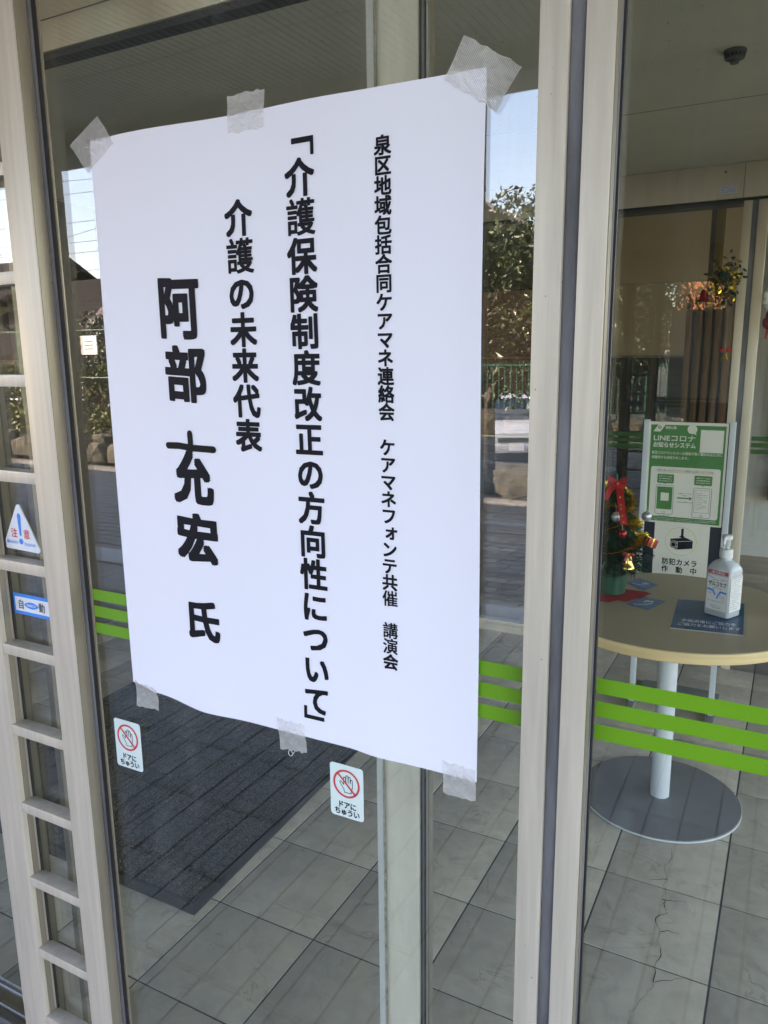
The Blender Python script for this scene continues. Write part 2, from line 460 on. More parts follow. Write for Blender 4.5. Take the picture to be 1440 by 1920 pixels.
def inst(src, name, loc, parent=None, rot=(0, 0, 0), scale=(1, 1, 1)):
    o = bpy.data.objects.new(name, src.data)
    COL.objects.link(o)
    loc = Vector(loc)
    if parent is not None:
        o.parent = parent; o.location = loc - WL[parent.name]
    else: o.location = loc
    o.rotation_euler = rot; o.scale = scale
    WL[o.name] = loc
    return o

def bx(name, mat, d, parent=None, bevel=0., **k):
    return MB().box(*d).build(name, mat, parent, bevel=bevel, smooth=bevel > 0, **k)

# flat shapes, each a list of ([(x, y)], [faces])
def rrect(cx, cy, w, h, r=0., n=5):
    if r <= 0:
        return [(cx - w / 2, cy - h / 2), (cx + w / 2, cy - h / 2), (cx + w / 2, cy + h / 2), (cx - w / 2, cy + h / 2)], [(0, 1, 2, 3)]
    p = []
    for (sx, sy, a) in ((1, -1, -90), (1, 1, 0), (-1, 1, 90), (-1, -1, 180)):
        for i in range(n + 1):
            t = R(a + 90 * i / n)
            p.append((cx + sx * (w / 2 - r) + r * math.cos(t), cy + sy * (h / 2 - r) + r * math.sin(t)))
    return p, [tuple(range(len(p)))]
def ring(cx, cy, r0, r1, n=32, sy=1.):
    p = [(cx + r0 * math.cos(2 * math.pi * i / n), cy + sy * r0 * math.sin(2 * math.pi * i / n)) for i in range(n)]
    p += [(cx + r1 * math.cos(2 * math.pi * i / n), cy + sy * r1 * math.sin(2 * math.pi * i / n)) for i in range(n)]
    return p, [(i, i + n, (i + 1) % n + n, (i + 1) % n) for i in range(n)]
def disc(cx, cy, r, n=24, sy=1.):
    return [(cx + r * math.cos(2 * math.pi * i / n), cy + sy * r * math.sin(2 * math.pi * i / n)) for i in range(n)], [tuple(range(n))]
def seg(a, b, w):
    dx, dy = b[0] - a[0], b[1] - a[1]; l = math.hypot(dx, dy) or 1
    ox, oy = -dy / l * w / 2, dx / l * w / 2
    return [(a[0] - ox, a[1] - oy), (b[0] - ox, b[1] - oy), (b[0] + ox, b[1] + oy), (a[0] + ox, a[1] + oy)], [(0, 1, 2, 3)]
def path(pts, w, close=False):
    out = ([], [])
    q = pts + ([pts[0]] if close else [])
    for a, b in zip(q, q[1:]): out = join(out, seg(a, b, w))
    for a in pts: out = join(out, disc(a[0], a[1], w / 2, 8))
    return out
def poly(p): return list(p), [tuple(range(len(p)))]
def join(*ss):
    V, F = [], []
    for v, f in ss:
        n = len(V); V += v; F += [tuple(i + n for i in g) for g in f]
    return V, F
_GC = {}
def glyph(s, off):
    key = (s, off)
    if key not in _GC:
        c = bpy.data.curves.new('lettering', 'FONT'); c.body = s; c.size = 1.; c.resolution_u = 3
        o = bpy.data.objects.new('lettering', c); COL.objects.link(o)
        dg = bpy.context.evaluated_depsgraph_get(); dg.update()
        me = bpy.data.meshes.new_from_object(o.evaluated_get(dg))
        V0, F0 = [(v.co.x, v.co.y) for v in me.vertices], [tuple(p.vertices) for p in me.polygons]
        V1, F1 = [], []
        # heavier weight: the outline stamped round a small circle, each stamp a hair above the last
        for k in range(9 if off > 0 else 1):
            dx, dy = (0, 0) if k == 0 else (off * (0.92 if k % 2 else 1.) * (1.414 if k % 2 else 1) * math.cos(R(45 * k)), off * (0.92 if k % 2 else 1.) * (1.414 if k % 2 else 1) * math.sin(R(45 * k)))
            n = len(V1); V1 += [(x + dx, y + dy, k * 2.5e-5) for x, y in V0]; F1 += [tuple(i + n for i in f) for f in F0]
        _GC[key] = (V1, F1)
        bpy.data.objects.remove(o); bpy.data.curves.remove(c); bpy.data.meshes.remove(me)
    return _GC[key]
def char(s, cx, cy, w, h, off=.02, box=False):
    """one character; em square (or its own bounding box) fitted to w x h about cx, cy"""
    v, f = glyph(s, off)
    if box:
        xs = [p[0] for p in v]; ys = [p[1] for p in v]
        kx, ky = w / (max(xs) - min(xs)), h / (max(ys) - min(ys)); mx, my = (max(xs) + min(xs)) / 2, (max(ys) + min(ys)) / 2
    else:
        kx, ky, mx, my = w, h, .5, .38
    return [(cx + (x - mx) * kx, cy + (y - my) * ky, l) for x, y, l in v], f
def line(s, x0, x1, cy, h, off=.01):
    """a line of text stretched to run from x0 to x1"""
    v, f = glyph(s, off)
    xs = [p[0] for p in v]; ys = [p[1] for p in v]
    k = (x1 - x0) / (max(xs) - min(xs)); my = .38
    return [(x0 + (x - min(xs)) * k, cy + (y - my) * h, l) for x, y, l in v], f
def scribble(x0, x1, cy, h, n, seed=0):
    """unreadable small print as a row of tiny bars"""
    r = random.Random(seed); out = ([], [])
    w = (x1 - x0) / n
    for i in range(n):
        if r.random() < .08: continue
        out = join(out, rrect(x0 + (i + .5) * w, cy + (r.random() - .5) * h * .25, w * (.35 + .45 * r.random()), h * (.35 + .5 * r.random())))
    return out
def flat(name, mat, shape, mp, parent=None, flip=False, **k):
    """lay a flat shape onto a surface by mp(x, y) -> point"""
    v, f = shape
    P_ = []
    NV = None
    for q in v:
        p = Vector(mp(q[0], q[1]))
        if len(q) > 2 and q[2]:
            if NV is None:
                e = 1e-4
                NV = (Vector(mp(q[0] + e, q[1])) - p).cross(Vector(mp(q[0], q[1] + e)) - p).normalized()
            p = p + NV * q[2]
        P_.append(p)
    b = MB(); b.add(P_, f)
    return b.build(name, mat, parent, fixn=False, **k)
def facing(Y, lift=0.):
    return lambda x, y: (x, Y - lift, y)
def slab(name, mat, shape, Y, t, parent=None, **k):
    """closed sheet of thickness t: front at Y - t, back at Y"""
    v, f = shape
    n = len(v)
    b = MB()
    b.add([(x, Y - t, z) for x, z in v] + [(x, Y, z) for x, z in v],
          [tuple(g) for g in f] + [tuple(i + n for i in g[::-1]) for g in f] + [(i, (i + 1) % n, (i + 1) % n + n, i + n) for i in range(n)])
    return b.build(name, mat, parent, **k)

# ================================================================== THE SETTING
# ground reaching the horizon, below everything
MB().box(-600, 600, -700, 500, -1.5, -1.06).build('terrain', TERRAIN, kind='structure')
# sloped asphalt beyond the stone wall
b = MB()
ys = [-6.75, -9, -12, -16, -24, -60]
zs = [.02, -.22, -.62, -1.02, -1.04, -1.04]
for i in range(5):
    b.add([(-40, ys[i], zs[i]), (30, ys[i], zs[i]), (30, ys[i + 1], zs[i + 1]), (-40, ys[i + 1], zs[i + 1])], [(0, 3, 2, 1)])
b.build('car_park', ASPHALT, kind='structure')

# ---- vestibule floor: 300 mm marbled tiles
floor = MB().box(-3.3, 2.3, -.02, 2.86, -.1, -.0025).build('floor', GROUT, kind='structure')
tile0 = None
nx = 0
for i in range(-11, 8):
    for j in range(-2, 8):
        x0, x1 = -.064 + .3 * i + .0026, -.064 + .3 * (i + 1) - .0026
        y0, y1 = .55 + .3 * j + .0026, .55 + .3 * (j + 1) - .0026
        x0, x1 = max(x0, -3.28), min(x1, 2.28)
        y0 = max(y0, .0)
        if x1 - x0 < .02 or y1 - y0 < .02: continue
        full = abs(x1 - x0 - .2948) < 1e-3 and abs(y1 - y0 - .2948) < 1e-3
        if full and tile0:
            t = inst(tile0, 'tile', ((x0 + x1) / 2, (y0 + y1) / 2, -.012), floor)
            t.rotation_euler.z = random.choice((0, math.pi / 2, math.pi))
            t.location.z += random.uniform(-.0004, .0004)
        else:
            t = bx('tile', TILE, (x0, x1, y0, y1, -.012, 0), floor, bevel=.0009)
            if full: tile0 = t
# the long crack through the tiles by the table
pts = [(-.215, 1.34), (-.206, 1.285), (-.222, 1.24), (-.205, 1.195), (-.212, 1.165), (-.196, 1.12), (-.201, 1.085), (-.188, 1.055), (-.212, 1.012), (-.190, .975), (-.196, .94), (-.178, .905), (-.186, .86), (-.178, .80), (-.192, .745), (-.212, .69), (-.205, .62)]
b = MB()
rr = random.Random(3)
fine = []
for a, c in zip(pts, pts[1:]):
    for k in range(5):
        t = k / 5
        fine.append((a[0] + (c[0] - a[0]) * t + rr.uniform(-.0035, .0035), a[1] + (c[1] - a[1]) * t))
fine.append(pts[-1])
for k, (a, c) in enumerate(zip(fine, fine[1:])):
    w = .0005 + .0019 * abs(math.sin(k * .37) * math.sin(k * .11 + 1)) * (1.3 if .80 < a[1] < 1.10 else .35)
    b.add([(a[0] - w / 2, a[1], .0011), (a[0] + w / 2, a[1], .0011), (c[0] + w / 2, c[1], .0011), (c[0] - w / 2, c[1], .0011)], [(0, 1, 2, 3)])
for (sx, sy, dx, dy, n) in ((-.190, .975, .045, .018, 7), (-.205, 1.19, -.05, -.03, 6), (-.178, .80, .06, .05, 8), (-.205, 1.1, .06, .02, 6)):
    p = (sx, sy)
    for k in range(n):
        q = (p[0] + dx / n + rr.uniform(-.003, .003), p[1] + dy / n + rr.uniform(-.004, .004))
        w = .0012 * (1 - k / n) + .0003
        b.add([(p[0], p[1] - w, .0011), (q[0], q[1] - w, .0011), (q[0], q[1] + w, .0011), (p[0], p[1] + w, .0011)], [(0, 1, 2, 3)])
        p = q
b.build('crack', CRACK, floor, fixn=False)

# ---- ceiling of the vestibule and walls round it
ceil = bx('ceiling', CEIL, (-3.3, 2.3, .02, 2.86, 2.2, 2.26), kind='structure')
bx('ceiling_joint', GREYINK, (-3.28, 2.28, 1.92, 1.923, 2.1993, 2.2), ceil)
bx('wall', WALLD, (-3.4, -3.3, .0, 3.0, 0, 2.3), label='dark brown side wall at the far left end of the vestibule', cat='wall')
sg = empty('added_daylight_glazing', (2.4, 4.5, 0), 'full height glazing added at the unseen right end of the building to daylight the rooms', 'window')  # unseen glazing added to let more daylight into vestibule and lobby
for ya, yb in ((.04, 1.44), (1.5, 2.80), (3.06, 5.0), (5.06, 7.0), (7.06, 9.14)):
    bx('pane', GLASS_IN, (2.37, 2.376, ya, yb, .06, 2.9), sg)
    bx('mullion', ALU, (2.34, 2.40, yb + .001, yb + .058, 0, 2.9), sg)
bx('head', ALU, (2.34, 2.40, .04, 9.14, 2.9, 3.28), sg)
# building above and beside the glass front
bld = empty('building', (0, 3, 0), 'flat roofed building whose glazed entrance fills the picture', 'building')
bx('facade', CONC, (-24, -2.72, -.02, .28, 0, 3.5), bld)
bx('transom', ALU, (-2.70, 2.38, -.015, .26, 2.27, 3.5), bld)
bx('roof', CONC, (-24, 2.6, 0.30, 9.2, 3.3, 3.6), bld)
bx('back_wall', WALLC, (-24, 2.6, 9.2, 9.4, 0, 3.3), bld)
bx('end_wall', CONC, (-24, -23.8, .3, 9.2, 0, 3.3), bld)
# lobby beyond the inner doors
lob = MB().box(-6.2, 2.36, 3.06, 9.15, -.1, -.012).build('lobby_floor', GROUT, kind='structure')
p0 = None
for i in range(32):
    y0 = 3.08 + .15 * i
    if y0 > 7.7: break
    for k in range(5):
        x0 = -6.1 + 1.9 * k + (.55 if i % 2 else 0)
        if p0: inst(p0, 'plank', (x0 + .948, y0 + .0745, -.012), lob)
        else: p0 = bx('plank', FLOORWOOD, (x0, x0 + 1.896, y0, y0 + .149, -.012, .0), lob, bevel=.001)
bx('lobby_ceiling', CEIL, (-6.2, 2.36, 3.02, 9.15, 2.7, 2.76), kind='structure')
bx('wall', WALLD, (-6.3, -6.2, 3.06, 9.15, 0, 2.7), label='brown wall at the left end of the lobby beyond the inner doors', cat='wall')
far = bx('wall', WALLC, (-1.95, -.43, 6.6, 6.75, 1.40, 2.7), label='plain cream upper wall at the back of the lobby behind the inner doors', cat='wall')
bx('wall', WALLD, (-6.2, -1.96, 6.58, 6.75, 1.40, 2.7), label='dark brown upper wall at the back of the lobby, left of the cream wall', cat='wall')
lowr = empty('louvre_screen', (-3.4, 6.55, 0), 'dim brown horizontal louvres below the cream wall at the back of the lobby', 'louvre')
l0 = None
for k in range(17):
    z = .06 + .078 * k
    if l0: inst(l0, 'louvre_board', (-3.41, 6.60, z), lowr)
    else: l0 = bx('louvre_board', WALLD, (-6.2, -.43, 6.585, 6.615, z, z + .066), lowr)
bx('backing', GASKET, (-6.2, -.43, 6.63, 6.75, 0, 1.38), lowr)
bx('top_rail', ALU_SIDE, (-6.2, -.43, 6.56, 6.66, 1.38, 1.40), lowr)
# slatted partition
part = empty('slat_partition', (-.3, 5.2, 0), 'brown vertical wooden slats standing in the lobby behind the red and gold door ornaments', 'partition')
s0 = None
for k, x in enumerate((-.70, -.638, -.576, -.514, -.452)):
    if s0: inst(s0, 'slat', (x, 5.0, .0), part)
    else: s0 = bx('slat', WOOD, (x - .02, x + .02, 4.95, 5.05, 0.0, 1.82), part, bevel=.003)
bx('backing', WALLD, (-.72, -.43, 5.10, 5.16, 0, 1.82), part)
wpan = bx('wall', WALLW, (-.42, 2.0, 5.10, 5.2, 0, 2.7), label='white lobby wall with hanging wooden slats right of the inner door seam', cat='wall')
for x in (-.31, -.08, .15):
    bx('slat', WOOD, (x - .045, x + .045, 5.02, 5.098, .42, 2.7), wpan, bevel=.003)
bx('skirting', WALLW, (-.42, 2.0, 5.085, 5.098, 0, .08), wpan)
bp_ = empty('brass_post', (-.6, 5.4, 0), 'thin brass post with a black edge in the lobby before the cream wall', 'post')
bx('post', BRASS, (-.61, -.55, 5.38, 5.42, 0, 2.7), bp_, bevel=.002)
bx('black_edge', GASKET, (-.645, -.612, 5.38, 5.42, 0, 2.7), bp_)

# ================================================================== GLASS FRONT
ZT = 2.27
# --- left leaf
d1 = empty('sliding_door', (-.66, 0, 0), 'large glass door leaf that carries the lecture poster', 'door')
bx('pane', GLASS, (-1.045, -.2266, 0, .006, .05, ZT), d1)
FR = -.030
bx('stile', ALU_PIT, (-1.0756, -1.0200, FR, -.0006, 0, ZT), d1, bevel=.0012, label='pitted beige aluminium stile along the left edge')
bx('stile_return', ALU_SIDE, (-1.0199, -1.0185, FR + .0015, -.0085, .05, ZT), d1)  # thin plate whose dark colour paints the shade on the stile's side
bx('back_stile', ALU, (-1.0756, -1.046, .0, .035, 0, ZT), d1)
bx('gasket', RUBBER, (-1.0184, -1.0125, -.0075, -.0006, .05, ZT), d1)
bx('gasket', GASKET, (-1.0124, -1.0045, -.0045, -.0006, .05, ZT), d1)
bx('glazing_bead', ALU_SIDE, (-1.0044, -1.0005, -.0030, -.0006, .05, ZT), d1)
bx('stile', ALU, (-.2566, -.2268, FR, .035, 0, ZT), d1, bevel=.0012)
bx('bottom_rail', ALU, (-1.0183, -.2568, -.02, -.0006, 0.0, .05), d1)
bx('meeting_seal', RUBBER, (-.2266, -.2105, FR + .006, .03, 0, ZT), d1, bevel=.002, label='scuffed grey rubber seal between the two doors')
for z in (.998, 1.0268, 1.0556):
    flat('stripe', GREEN_FILM, rrect((-1.000 - .258) / 2, z + .0095, .742, .019), facing(0, .0006), d1)
# --- right leaf
d2 = empty('sliding_door', (.25, 0, 0), 'glass door leaf right of the grey rubber seam, in front of the round table', 'door')
bx('pane', GLASS, (-.195, .70, 0, .006, .05, ZT), d2)
bx('stile', ALU, (-.2103, -.1814, FR, -.0006, 0, ZT), d2, bevel=.0012)
bx('back_stile', ALU, (-.2103, -.1955, .0, .035, 0, ZT), d2)
bx('stile_return', ALU_SIDE, (-.1813, -.1803, FR + .002, -.014, .05, ZT), d2)  # side face shade painted by the darker aluminium
bx('stile_return', RUBBER, (-.1813, -.1799, -.0138, -.0062, .05, ZT), d2)
bx('gasket', GASKET, (-.1813, -.1775, -.0060, -.0006, .05, ZT), d2)
bx('stile', ALU, (.70, .76, FR, .035, 0, ZT), d2, bevel=.0012)
bx('bottom_rail', ALU, (-.1774, .6998, -.02, -.0006, 0.0, .05), d2)
for z in (1.0030, 1.0318, 1.0606):
    flat('stripe', GREEN_FILM, rrect((-.1772 + .69) / 2, z + .0095, .866, .019), facing(0, .0006), d2)
# --- lattice column on the left
lat = empty('lattice_column', (-1.19, 0, 0), 'narrow ladder-like aluminium lattice with small panes left of the poster door', 'lattice')
bx('stile', ALU, (-1.2695, -1.2100, FR, -.0006, 0, ZT), lat, bevel=.0012)
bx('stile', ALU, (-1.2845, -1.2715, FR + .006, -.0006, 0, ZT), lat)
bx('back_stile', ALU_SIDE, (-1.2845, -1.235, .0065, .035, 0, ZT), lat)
bx('stile_return', ALU_SIDE, (-1.2099, -1.2085, FR + .0105, -.0085, .02, ZT), lat)  # lattice side face, its shade also put into the colour
bx('pane', GLASS, (-1.240, -1.0760, 0, .006, .02, ZT), lat)
bx('gasket', GASKET, (-1.2084, -1.2045, -.0045, -.0006, .02, ZT), lat)
m0 = None
for k in range(14):
    zc = 1.45 + (1.574 - 1.45) * .967 - .1618 * .968 * (k - 3)
    if zc < .03: break
    if m0: inst(m0, 'muntin', ((-1.2098 - 1.0758) / 2, -.015, zc - .0095), lat)
    else: m0 = bx('muntin', ALU, (-1.2098, -1.0758, -.0285, -.0010, zc - .0095, zc + .0095), lat, bevel=.001)
bx('back_post', ALU_SIDE, (-1.205, -1.190, .05, .08, 0, ZT), lat)
# --- sidelight further left
sl = empty('sidelight', (-2.0, 0, 0), 'fixed glass sidelight at the far left edge of the picture', 'window')
bx('pane', GLASS, (-2.64, -1.286, .002, .008, .10, ZT), sl)
bx('bottom_rail', STEEL, (-2.64, -1.287, -.03, .0, .02, .10), sl, bevel=.012)
bx('sill', ALU, (-2.64, -1.287, -.03, .04, 0, .019), sl)
bx('stile', ALU, (-2.72, -2.64, -.02, .035, 0, ZT), sl)
sr = empty('sidelight', (1.5, 0, 0), 'fixed glass sidelight beyond the right edge of the picture', 'window')
bx('pane', GLASS, (.763, 2.30, .002, .008, .10, ZT), sr)
bx('bottom_rail', ALU, (.763, 2.30, -.02, .033, 0, .10), sr)
bx('stile', ALU, (2.30, 2.398, -.02, .035, 0, ZT), sr)
# --- post and operator casing just behind the glass
pst = empty('inner_post', (-.49, .12, 0), 'grey aluminium post with black gasket lines standing just behind the poster door glass', 'post')
bx('face', pm('post_aluminium', (.80, .73, .59), .5, .1, var=.10, vscale=5, stretch=(6, 6, 1.5)), (-.510, -.452, .100, .115, 0, 2.19), pst, bevel=.001)
bx('edge_strip', WALLW, (-.524, -.5105, .098, .145, 0, 2.19), pst, bevel=.001)
bx('caulk_line', pm('aged_caulk', (.34, .30, .22), .8, var=.5, vscale=60, stretch=(1, 1, 1)), (-.5125, -.509, .0965, .0985, 0, 2.19), pst)
for k, (x0, x1, m) in enumerate(((-.4515, -.4500, GASKET), (-.4498, -.4455, ALU_SIDE), (-.4453, -.4435, GASKET), (-.4433, -.4395, ALU_IN), (-.4393, -.4365, ALU_SIDE))):
    bx('channel', m, (x0, x1, .103 + .003 * (k % 2), .116, 0, 2.19), pst)
hdr = empty('door_operator_casing', (-.2, .2, 1.93), 'long beige door operator casing seen through the glass at the top left', 'casing')
bx('cover', ALU_IN, (-3.28, 2.28, .155, .195, 1.958, 2.195), hdr, bevel=.002)
bx('cover_seam', GREYINK, (-3.28, 2.28, .1535, .1548, 2.005, 2.0065), hdr)
bx('underside', GASKET, (-3.28, 2.28, .160, .19, 1.947, 1.957), hdr)
# --- inner doors
i1 = empty('inner_door', (-.66, 2.86, 0), 'inner glass door leaf behind the poster stand, left of the distant seam', 'door')
bx('pane', GLASS_IN, (-1.05, -.258, 2.86, 2.866, .05, 2.06), i1)
bx('stile', ALU_IN, (-.262, -.2285, 2.838, 2.89, 0, 2.06), i1, bevel=.001)
bx('stile', ALU_IN, (-1.11, -1.05, 2.838, 2.89, 0, 2.06), i1)
bx('bottom_rail', STEEL, (-1.0498, -.2622, 2.84, 2.885, 0, .06), i1)
bx('seal', RUBBER, (-.228, -.2055, 2.842, 2.885, 0, 2.06), i1)
i2 = empty('inner_door', (.25, 2.86, 0), 'inner glass door leaf right of the distant seam, at the right edge', 'door')
bx('pane', GLASS_IN, (-.17, .70, 2.86, 2.866, .05, 2.06), i2)
bx('stile', ALU_IN, (-.205, -.167, 2.838, 2.89, 0, 2.06), i2, bevel=.001)
bx('stile', ALU_IN, (.70, .76, 2.838, 2.89, 0, 2.06), i2)
bx('bottom_rail', STEEL, (-.1668, .6998, 2.84, 2.885, 0, .06), i2)
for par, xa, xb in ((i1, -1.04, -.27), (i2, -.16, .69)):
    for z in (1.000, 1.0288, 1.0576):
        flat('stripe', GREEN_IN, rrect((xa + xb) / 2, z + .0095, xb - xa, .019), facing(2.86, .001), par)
for xa, xb, w in ((-3.28, -1.112, 'left of the inner doors'), (.762, 2.28, 'right of the inner doors')):
    s = empty('inner_sidelight', ((xa + xb) / 2, 2.86, 0), 'fixed inner glass panel ' + w, 'window')
    bx('pane', GLASS_IN, (xa, xb, 2.86, 2.866, .06, 2.06), s)
    bx('bottom_rail', ALU_IN, (xa, xb, 2.84, 2.885, 0, .06), s)
ih = empty('inner_header', (-.2, 2.9, 2.06), 'beige header panel over the inner doors below the vestibule ceiling', 'header')
bx('panel', ALU_IN, (-3.28, 2.28, 2.83, 3.0, 2.062, 2.198), ih, bevel=.0015)
bx('track', GASKET, (-3.28, 2.28, 2.832, 2.99, 2.050, 2.0612), ih)
bx('vertical_joint', GREYINK, (-.2665, -.2645, 2.8288, 2.8298, 2.062, 2.198), ih)
bx('screw', GASKET, (-.343, -.336, 2.8275, 2.8298, 2.165, 2.172), ih)
bx('lobby_fascia', WALLC, (-6.2, 2.33, 3.001, 3.02, 2.2, 2.76), ih)
lb = slab('maker_label', PALEB, rrect(-.325, 2.098, .066, .030), 2.8295, .0006, label='small white printed label on the inner door header', cat='label')
for k in range(4):
    flat('print', BLUE, scribble(-.355, -.297, 2.108 - .0062 * k, .004, 16, k), facing(2.8295, .0009), lb)

# ================================================================== OUTSIDE (seen mirrored in the glass)
soff = MB()
xs_ = [-8 + .02 * i for i in range(575)]
for i, x in enumerate(xs_):
    z = 2.73 - (.006 if i % 2 else 0)
    x1 = x + .02
    soff.add([(x, -2.55, z), (x1, -2.55, z), (x1, -.017, z), (x, -.017, z)], [(0, 1, 2, 3)])
    z2 = 2.73 - (0 if i % 2 else .006)
    soff.add([(x1, -2.55, z), (x1, -2.55, z2), (x1, -.017, z2), (x1, -.017, z)], [(0, 1, 2, 3)])
can = empty('canopy', (-.2, -1.5, 2.8), 'entrance canopy with finely ribbed underside above the doors', 'canopy')
soff.build('ribbed_soffit', SOFFIT, can, fixn=False)
bx('edge_beam', CONC, (-24, 3.6, -2.80, -2.551, 2.60, 3.02), can)
bx('deck', CONC, (-24, 3.6, -2.55, -.02, 2.74, 3.0), can)
bx('soffit_joint', GREYINK, (-8, 3.5, -1.96, -1.952, 2.720, 2.7235), can)
pil = empty('reflection_block_pillar', (-.35, -2.55, 0), 'wide dark tiled pillar added out of view to block the sky reflection in the right door', 'pillar')  # unseen pillar, made up to keep mirrored sky off the right door
bx('core', GASKET, (-.615, .575, -2.54, -2.105, 0, 2.72), pil)
q0 = None
for i in range(4):
    for k in range(9):
        x0, z0 = -.62 + .3 * i, .003 + .302 * k
        if q0: inst(q0, 'cladding_tile', (x0 + .15, -2.10, z0), pil)
        else: q0 = bx('cladding_tile', PILLAR, (x0 + .001, x0 + .299, -2.104, -2.096, z0, z0 + .299), pil)
bx('cladding_side', PILLAR, (-.623, -.6155, -2.54, -2.105, 0, 2.72), pil)

porch = MB().box(-12, 6, -2.92, -.023, -.1, -.006).build('porch', GROUT, kind='structure')
cand = []
for i in range(-115, 58):
    for j in range(10):
        x0, y0 = .103 * i + .004, -.32 - .29 * j
        cand.append((x0, y0 + (.0 if i % 2 else -.0)))
cand.sort(key=lambda p: math.hypot(p[0] + 1.3, (p[1] + 1.0) * 1.3))
pp = None
stuff = MB()
for k, (x0, y0) in enumerate(cand):
    if k < 290:
        if pp: inst(pp, 'porch_sett', (x0 + .0475, y0 + .1405, -.02), porch, rot=(random.uniform(-.003, .003), random.uniform(-.004, .004), 0))
        else: pp = bx('porch_sett', PORCH, (x0, x0 + .095, y0, y0 + .281, -.02, 0), porch)
    else:
        stuff.box(x0, x0 + .095, y0, y0 + .281, -.02, random.uniform(-.001, .001))
stuff.build('porch_sett', PORCH, porch, kind='stuff')
strip = MB().box(-12, 6, -3.22, -2.925, -.1, -.006).build('kerb_strip', GROUT, kind='structure')
pp = None
for i in range(-20, 12):
    if pp: inst(pp, 'kerb_stone', (.30 * i + .15, -3.072, -.02), strip)
    else: pp = bx('kerb_stone', PALESTONE, (.30 * i + .003, .30 * i + .297, -3.215, -2.93, -.02, .012), strip, bevel=.004)
pav = MB().box(-24, 10, -6.55, -3.225, -.1, -.008).build('pavement', GROUT, kind='structure')
pp = None
cand = []
for j in range(30):
    for i in range(-100, 30):
        y0 = -3.34 - .11 * j
        x0 = .22 * i + (.11 if j % 2 else 0)
        if y0 < -6.5: continue
        cand.append((x0, y0))
cand.sort(key=lambda p: math.hypot(p[0] + 1.9, (p[1] + 3.2) * 1.6) if p[0] > -6 else 99 + abs(p[0]))
stuff = MB()
for k, (x0, y0) in enumerate(cand):
    if k < 280:
        if pp: inst(pp, 'brick', (x0 + .107, y0 + .052, -.03), pav, rot=(random.uniform(-.006, .006), random.uniform(-.006, .006), 0))
        else: pp = bx('brick', BRICK, (x0, x0 + .208, y0, y0 + .098, -.03, 0), pav)
    else:
        dz = random.uniform(-.002, .002)
        stuff.box(x0, x0 + .208, y0, y0 + .098, -.03, dz)
stuff.build('brick', BRICK, pav, kind='stuff')
# field-stone wall
sw = empty('stone_wall', (-6, -6.6, 0), 'low wall of rough field stones along the far side of the pavement', 'wall')
rs = random.Random(11)
def rock(cx, cy, cz, a, bq, c, seed):
    bm = bmesh.new(); bmesh.ops.create_icosphere(bm, subdivisions=2, radius=1)
    for v in bm.verts:
        n = noise.noise(v.co * 1.3 + Vector((seed * 3.1, seed, 0))) * .32
        v.co = Vector([math.copysign(abs(q) ** .6, q) for q in v.co]) * (1 + n)
        v.co = Vector((cx + v.co.x * a, cy + v.co.y * bq, cz + v.co.z * c))
    mb = MB(); mb.add([v.co[:] for v in bm.verts], [tuple(v.index for v in f.verts) for f in bm.faces]); bm.free()
    return mb
x = -13.2
k = 0
while x < 2.5:
    w = rs.uniform(.16, .30)
    rock(x + w, -6.62, .15, w * .98, .15, .17 + rs.uniform(-.02, .04), k).build('stone', STONE, sw)
    if w < .22 : rock(x + w, -6.66, .33, w * .8, .10, .07, k + 50).build('stone', STONE, sw)
    x += 2 * w; k += 1
bx('planter', SOIL, (-40, -4.6, -8.9, -6.7, -.6, .28), kind='structure')

# foliage
def leaves(mb, c, rad, n, size, rnd, shell=.35, flat_=0.):
    for _ in range(n):
        while True:
            p = Vector((rnd.uniform(-1, 1), rnd.uniform(-1, 1), rnd.uniform(-1, 1)))
            l = p.length
            if shell < l < 1.: break
        lump = 1 + .28 * noise.noise(p * 2.1 + Vector(c))
        q = Vector((c[0] + p.x * rad[0] * lump, c[1] + p.y * rad[1] * lump, c[2] + p.z * rad[2] * lump))
        if noise.noise(q * 1.7 + Vector((9, 3, 1))) > .36: continue
        a = Vector((rnd.gauss(0, 1), rnd.gauss(0, 1), rnd.gauss(0, 1) - .2)).normalized()
        bq = a.orthogonal().normalized(); bq.rotate(Matrix.Rotation(rnd.uniform(0, 6.28), 3, a))
        s = size * rnd.uniform(.6, 1.3); w = s * .42
        t = a.cross(bq)
        mb.add([q, q + a * s * .5 + bq * w * .5 + t * s * .06, q + a * s, q + a * s * .5 - bq * w * .5 + t * s * .06], [(0, 1, 2, 3)])
rnd = random.Random(5)
def tree(loc, crown, rad, n, label, mat=LEAF, lean=0.):
    t = empty('tree', loc, label, 'tree', 'evergreen trees across the pavement')
    x, y, z = loc
    m = MB(); m.tube([(x, y, z), (x + lean * .4, y, z + (crown[2] - z) * .45), (crown[0], crown[1], crown[2])], [.11, .085, .05], 9)
    for k in range(7):
        a = rnd.uniform(0, 6.28); h = rnd.uniform(-.5, .3)
        m.tube([(x + (crown[0] - x) * .6, y, z + (crown[2] - z) * .6), (crown[0] + math.cos(a) * rad[0] * .4, crown[1] + math.sin(a) * rad[1] * .4, crown[2] + h * rad[2]),
                (crown[0] + math.cos(a) * rad[0] * .8, crown[1] + math.sin(a) * rad[1] * .8, crown[2] + (h + .25) * rad[2])], [.04, .025, .01], 6)
    m.build('trunk', BARK, t, smooth=True)
    m = MB(); leaves(m, crown, rad, n, .098, rnd, .15)
    m.build('crown', mat, t, fixn=False)
tree((-3.72, -9.2, -.3), (-3.05, -8.9, 2.08), (1.25, 1.15, 1.22), 17000, 'dark glossy evergreen tree nearest to the doors, mirrored beside the poster', LEAFD)
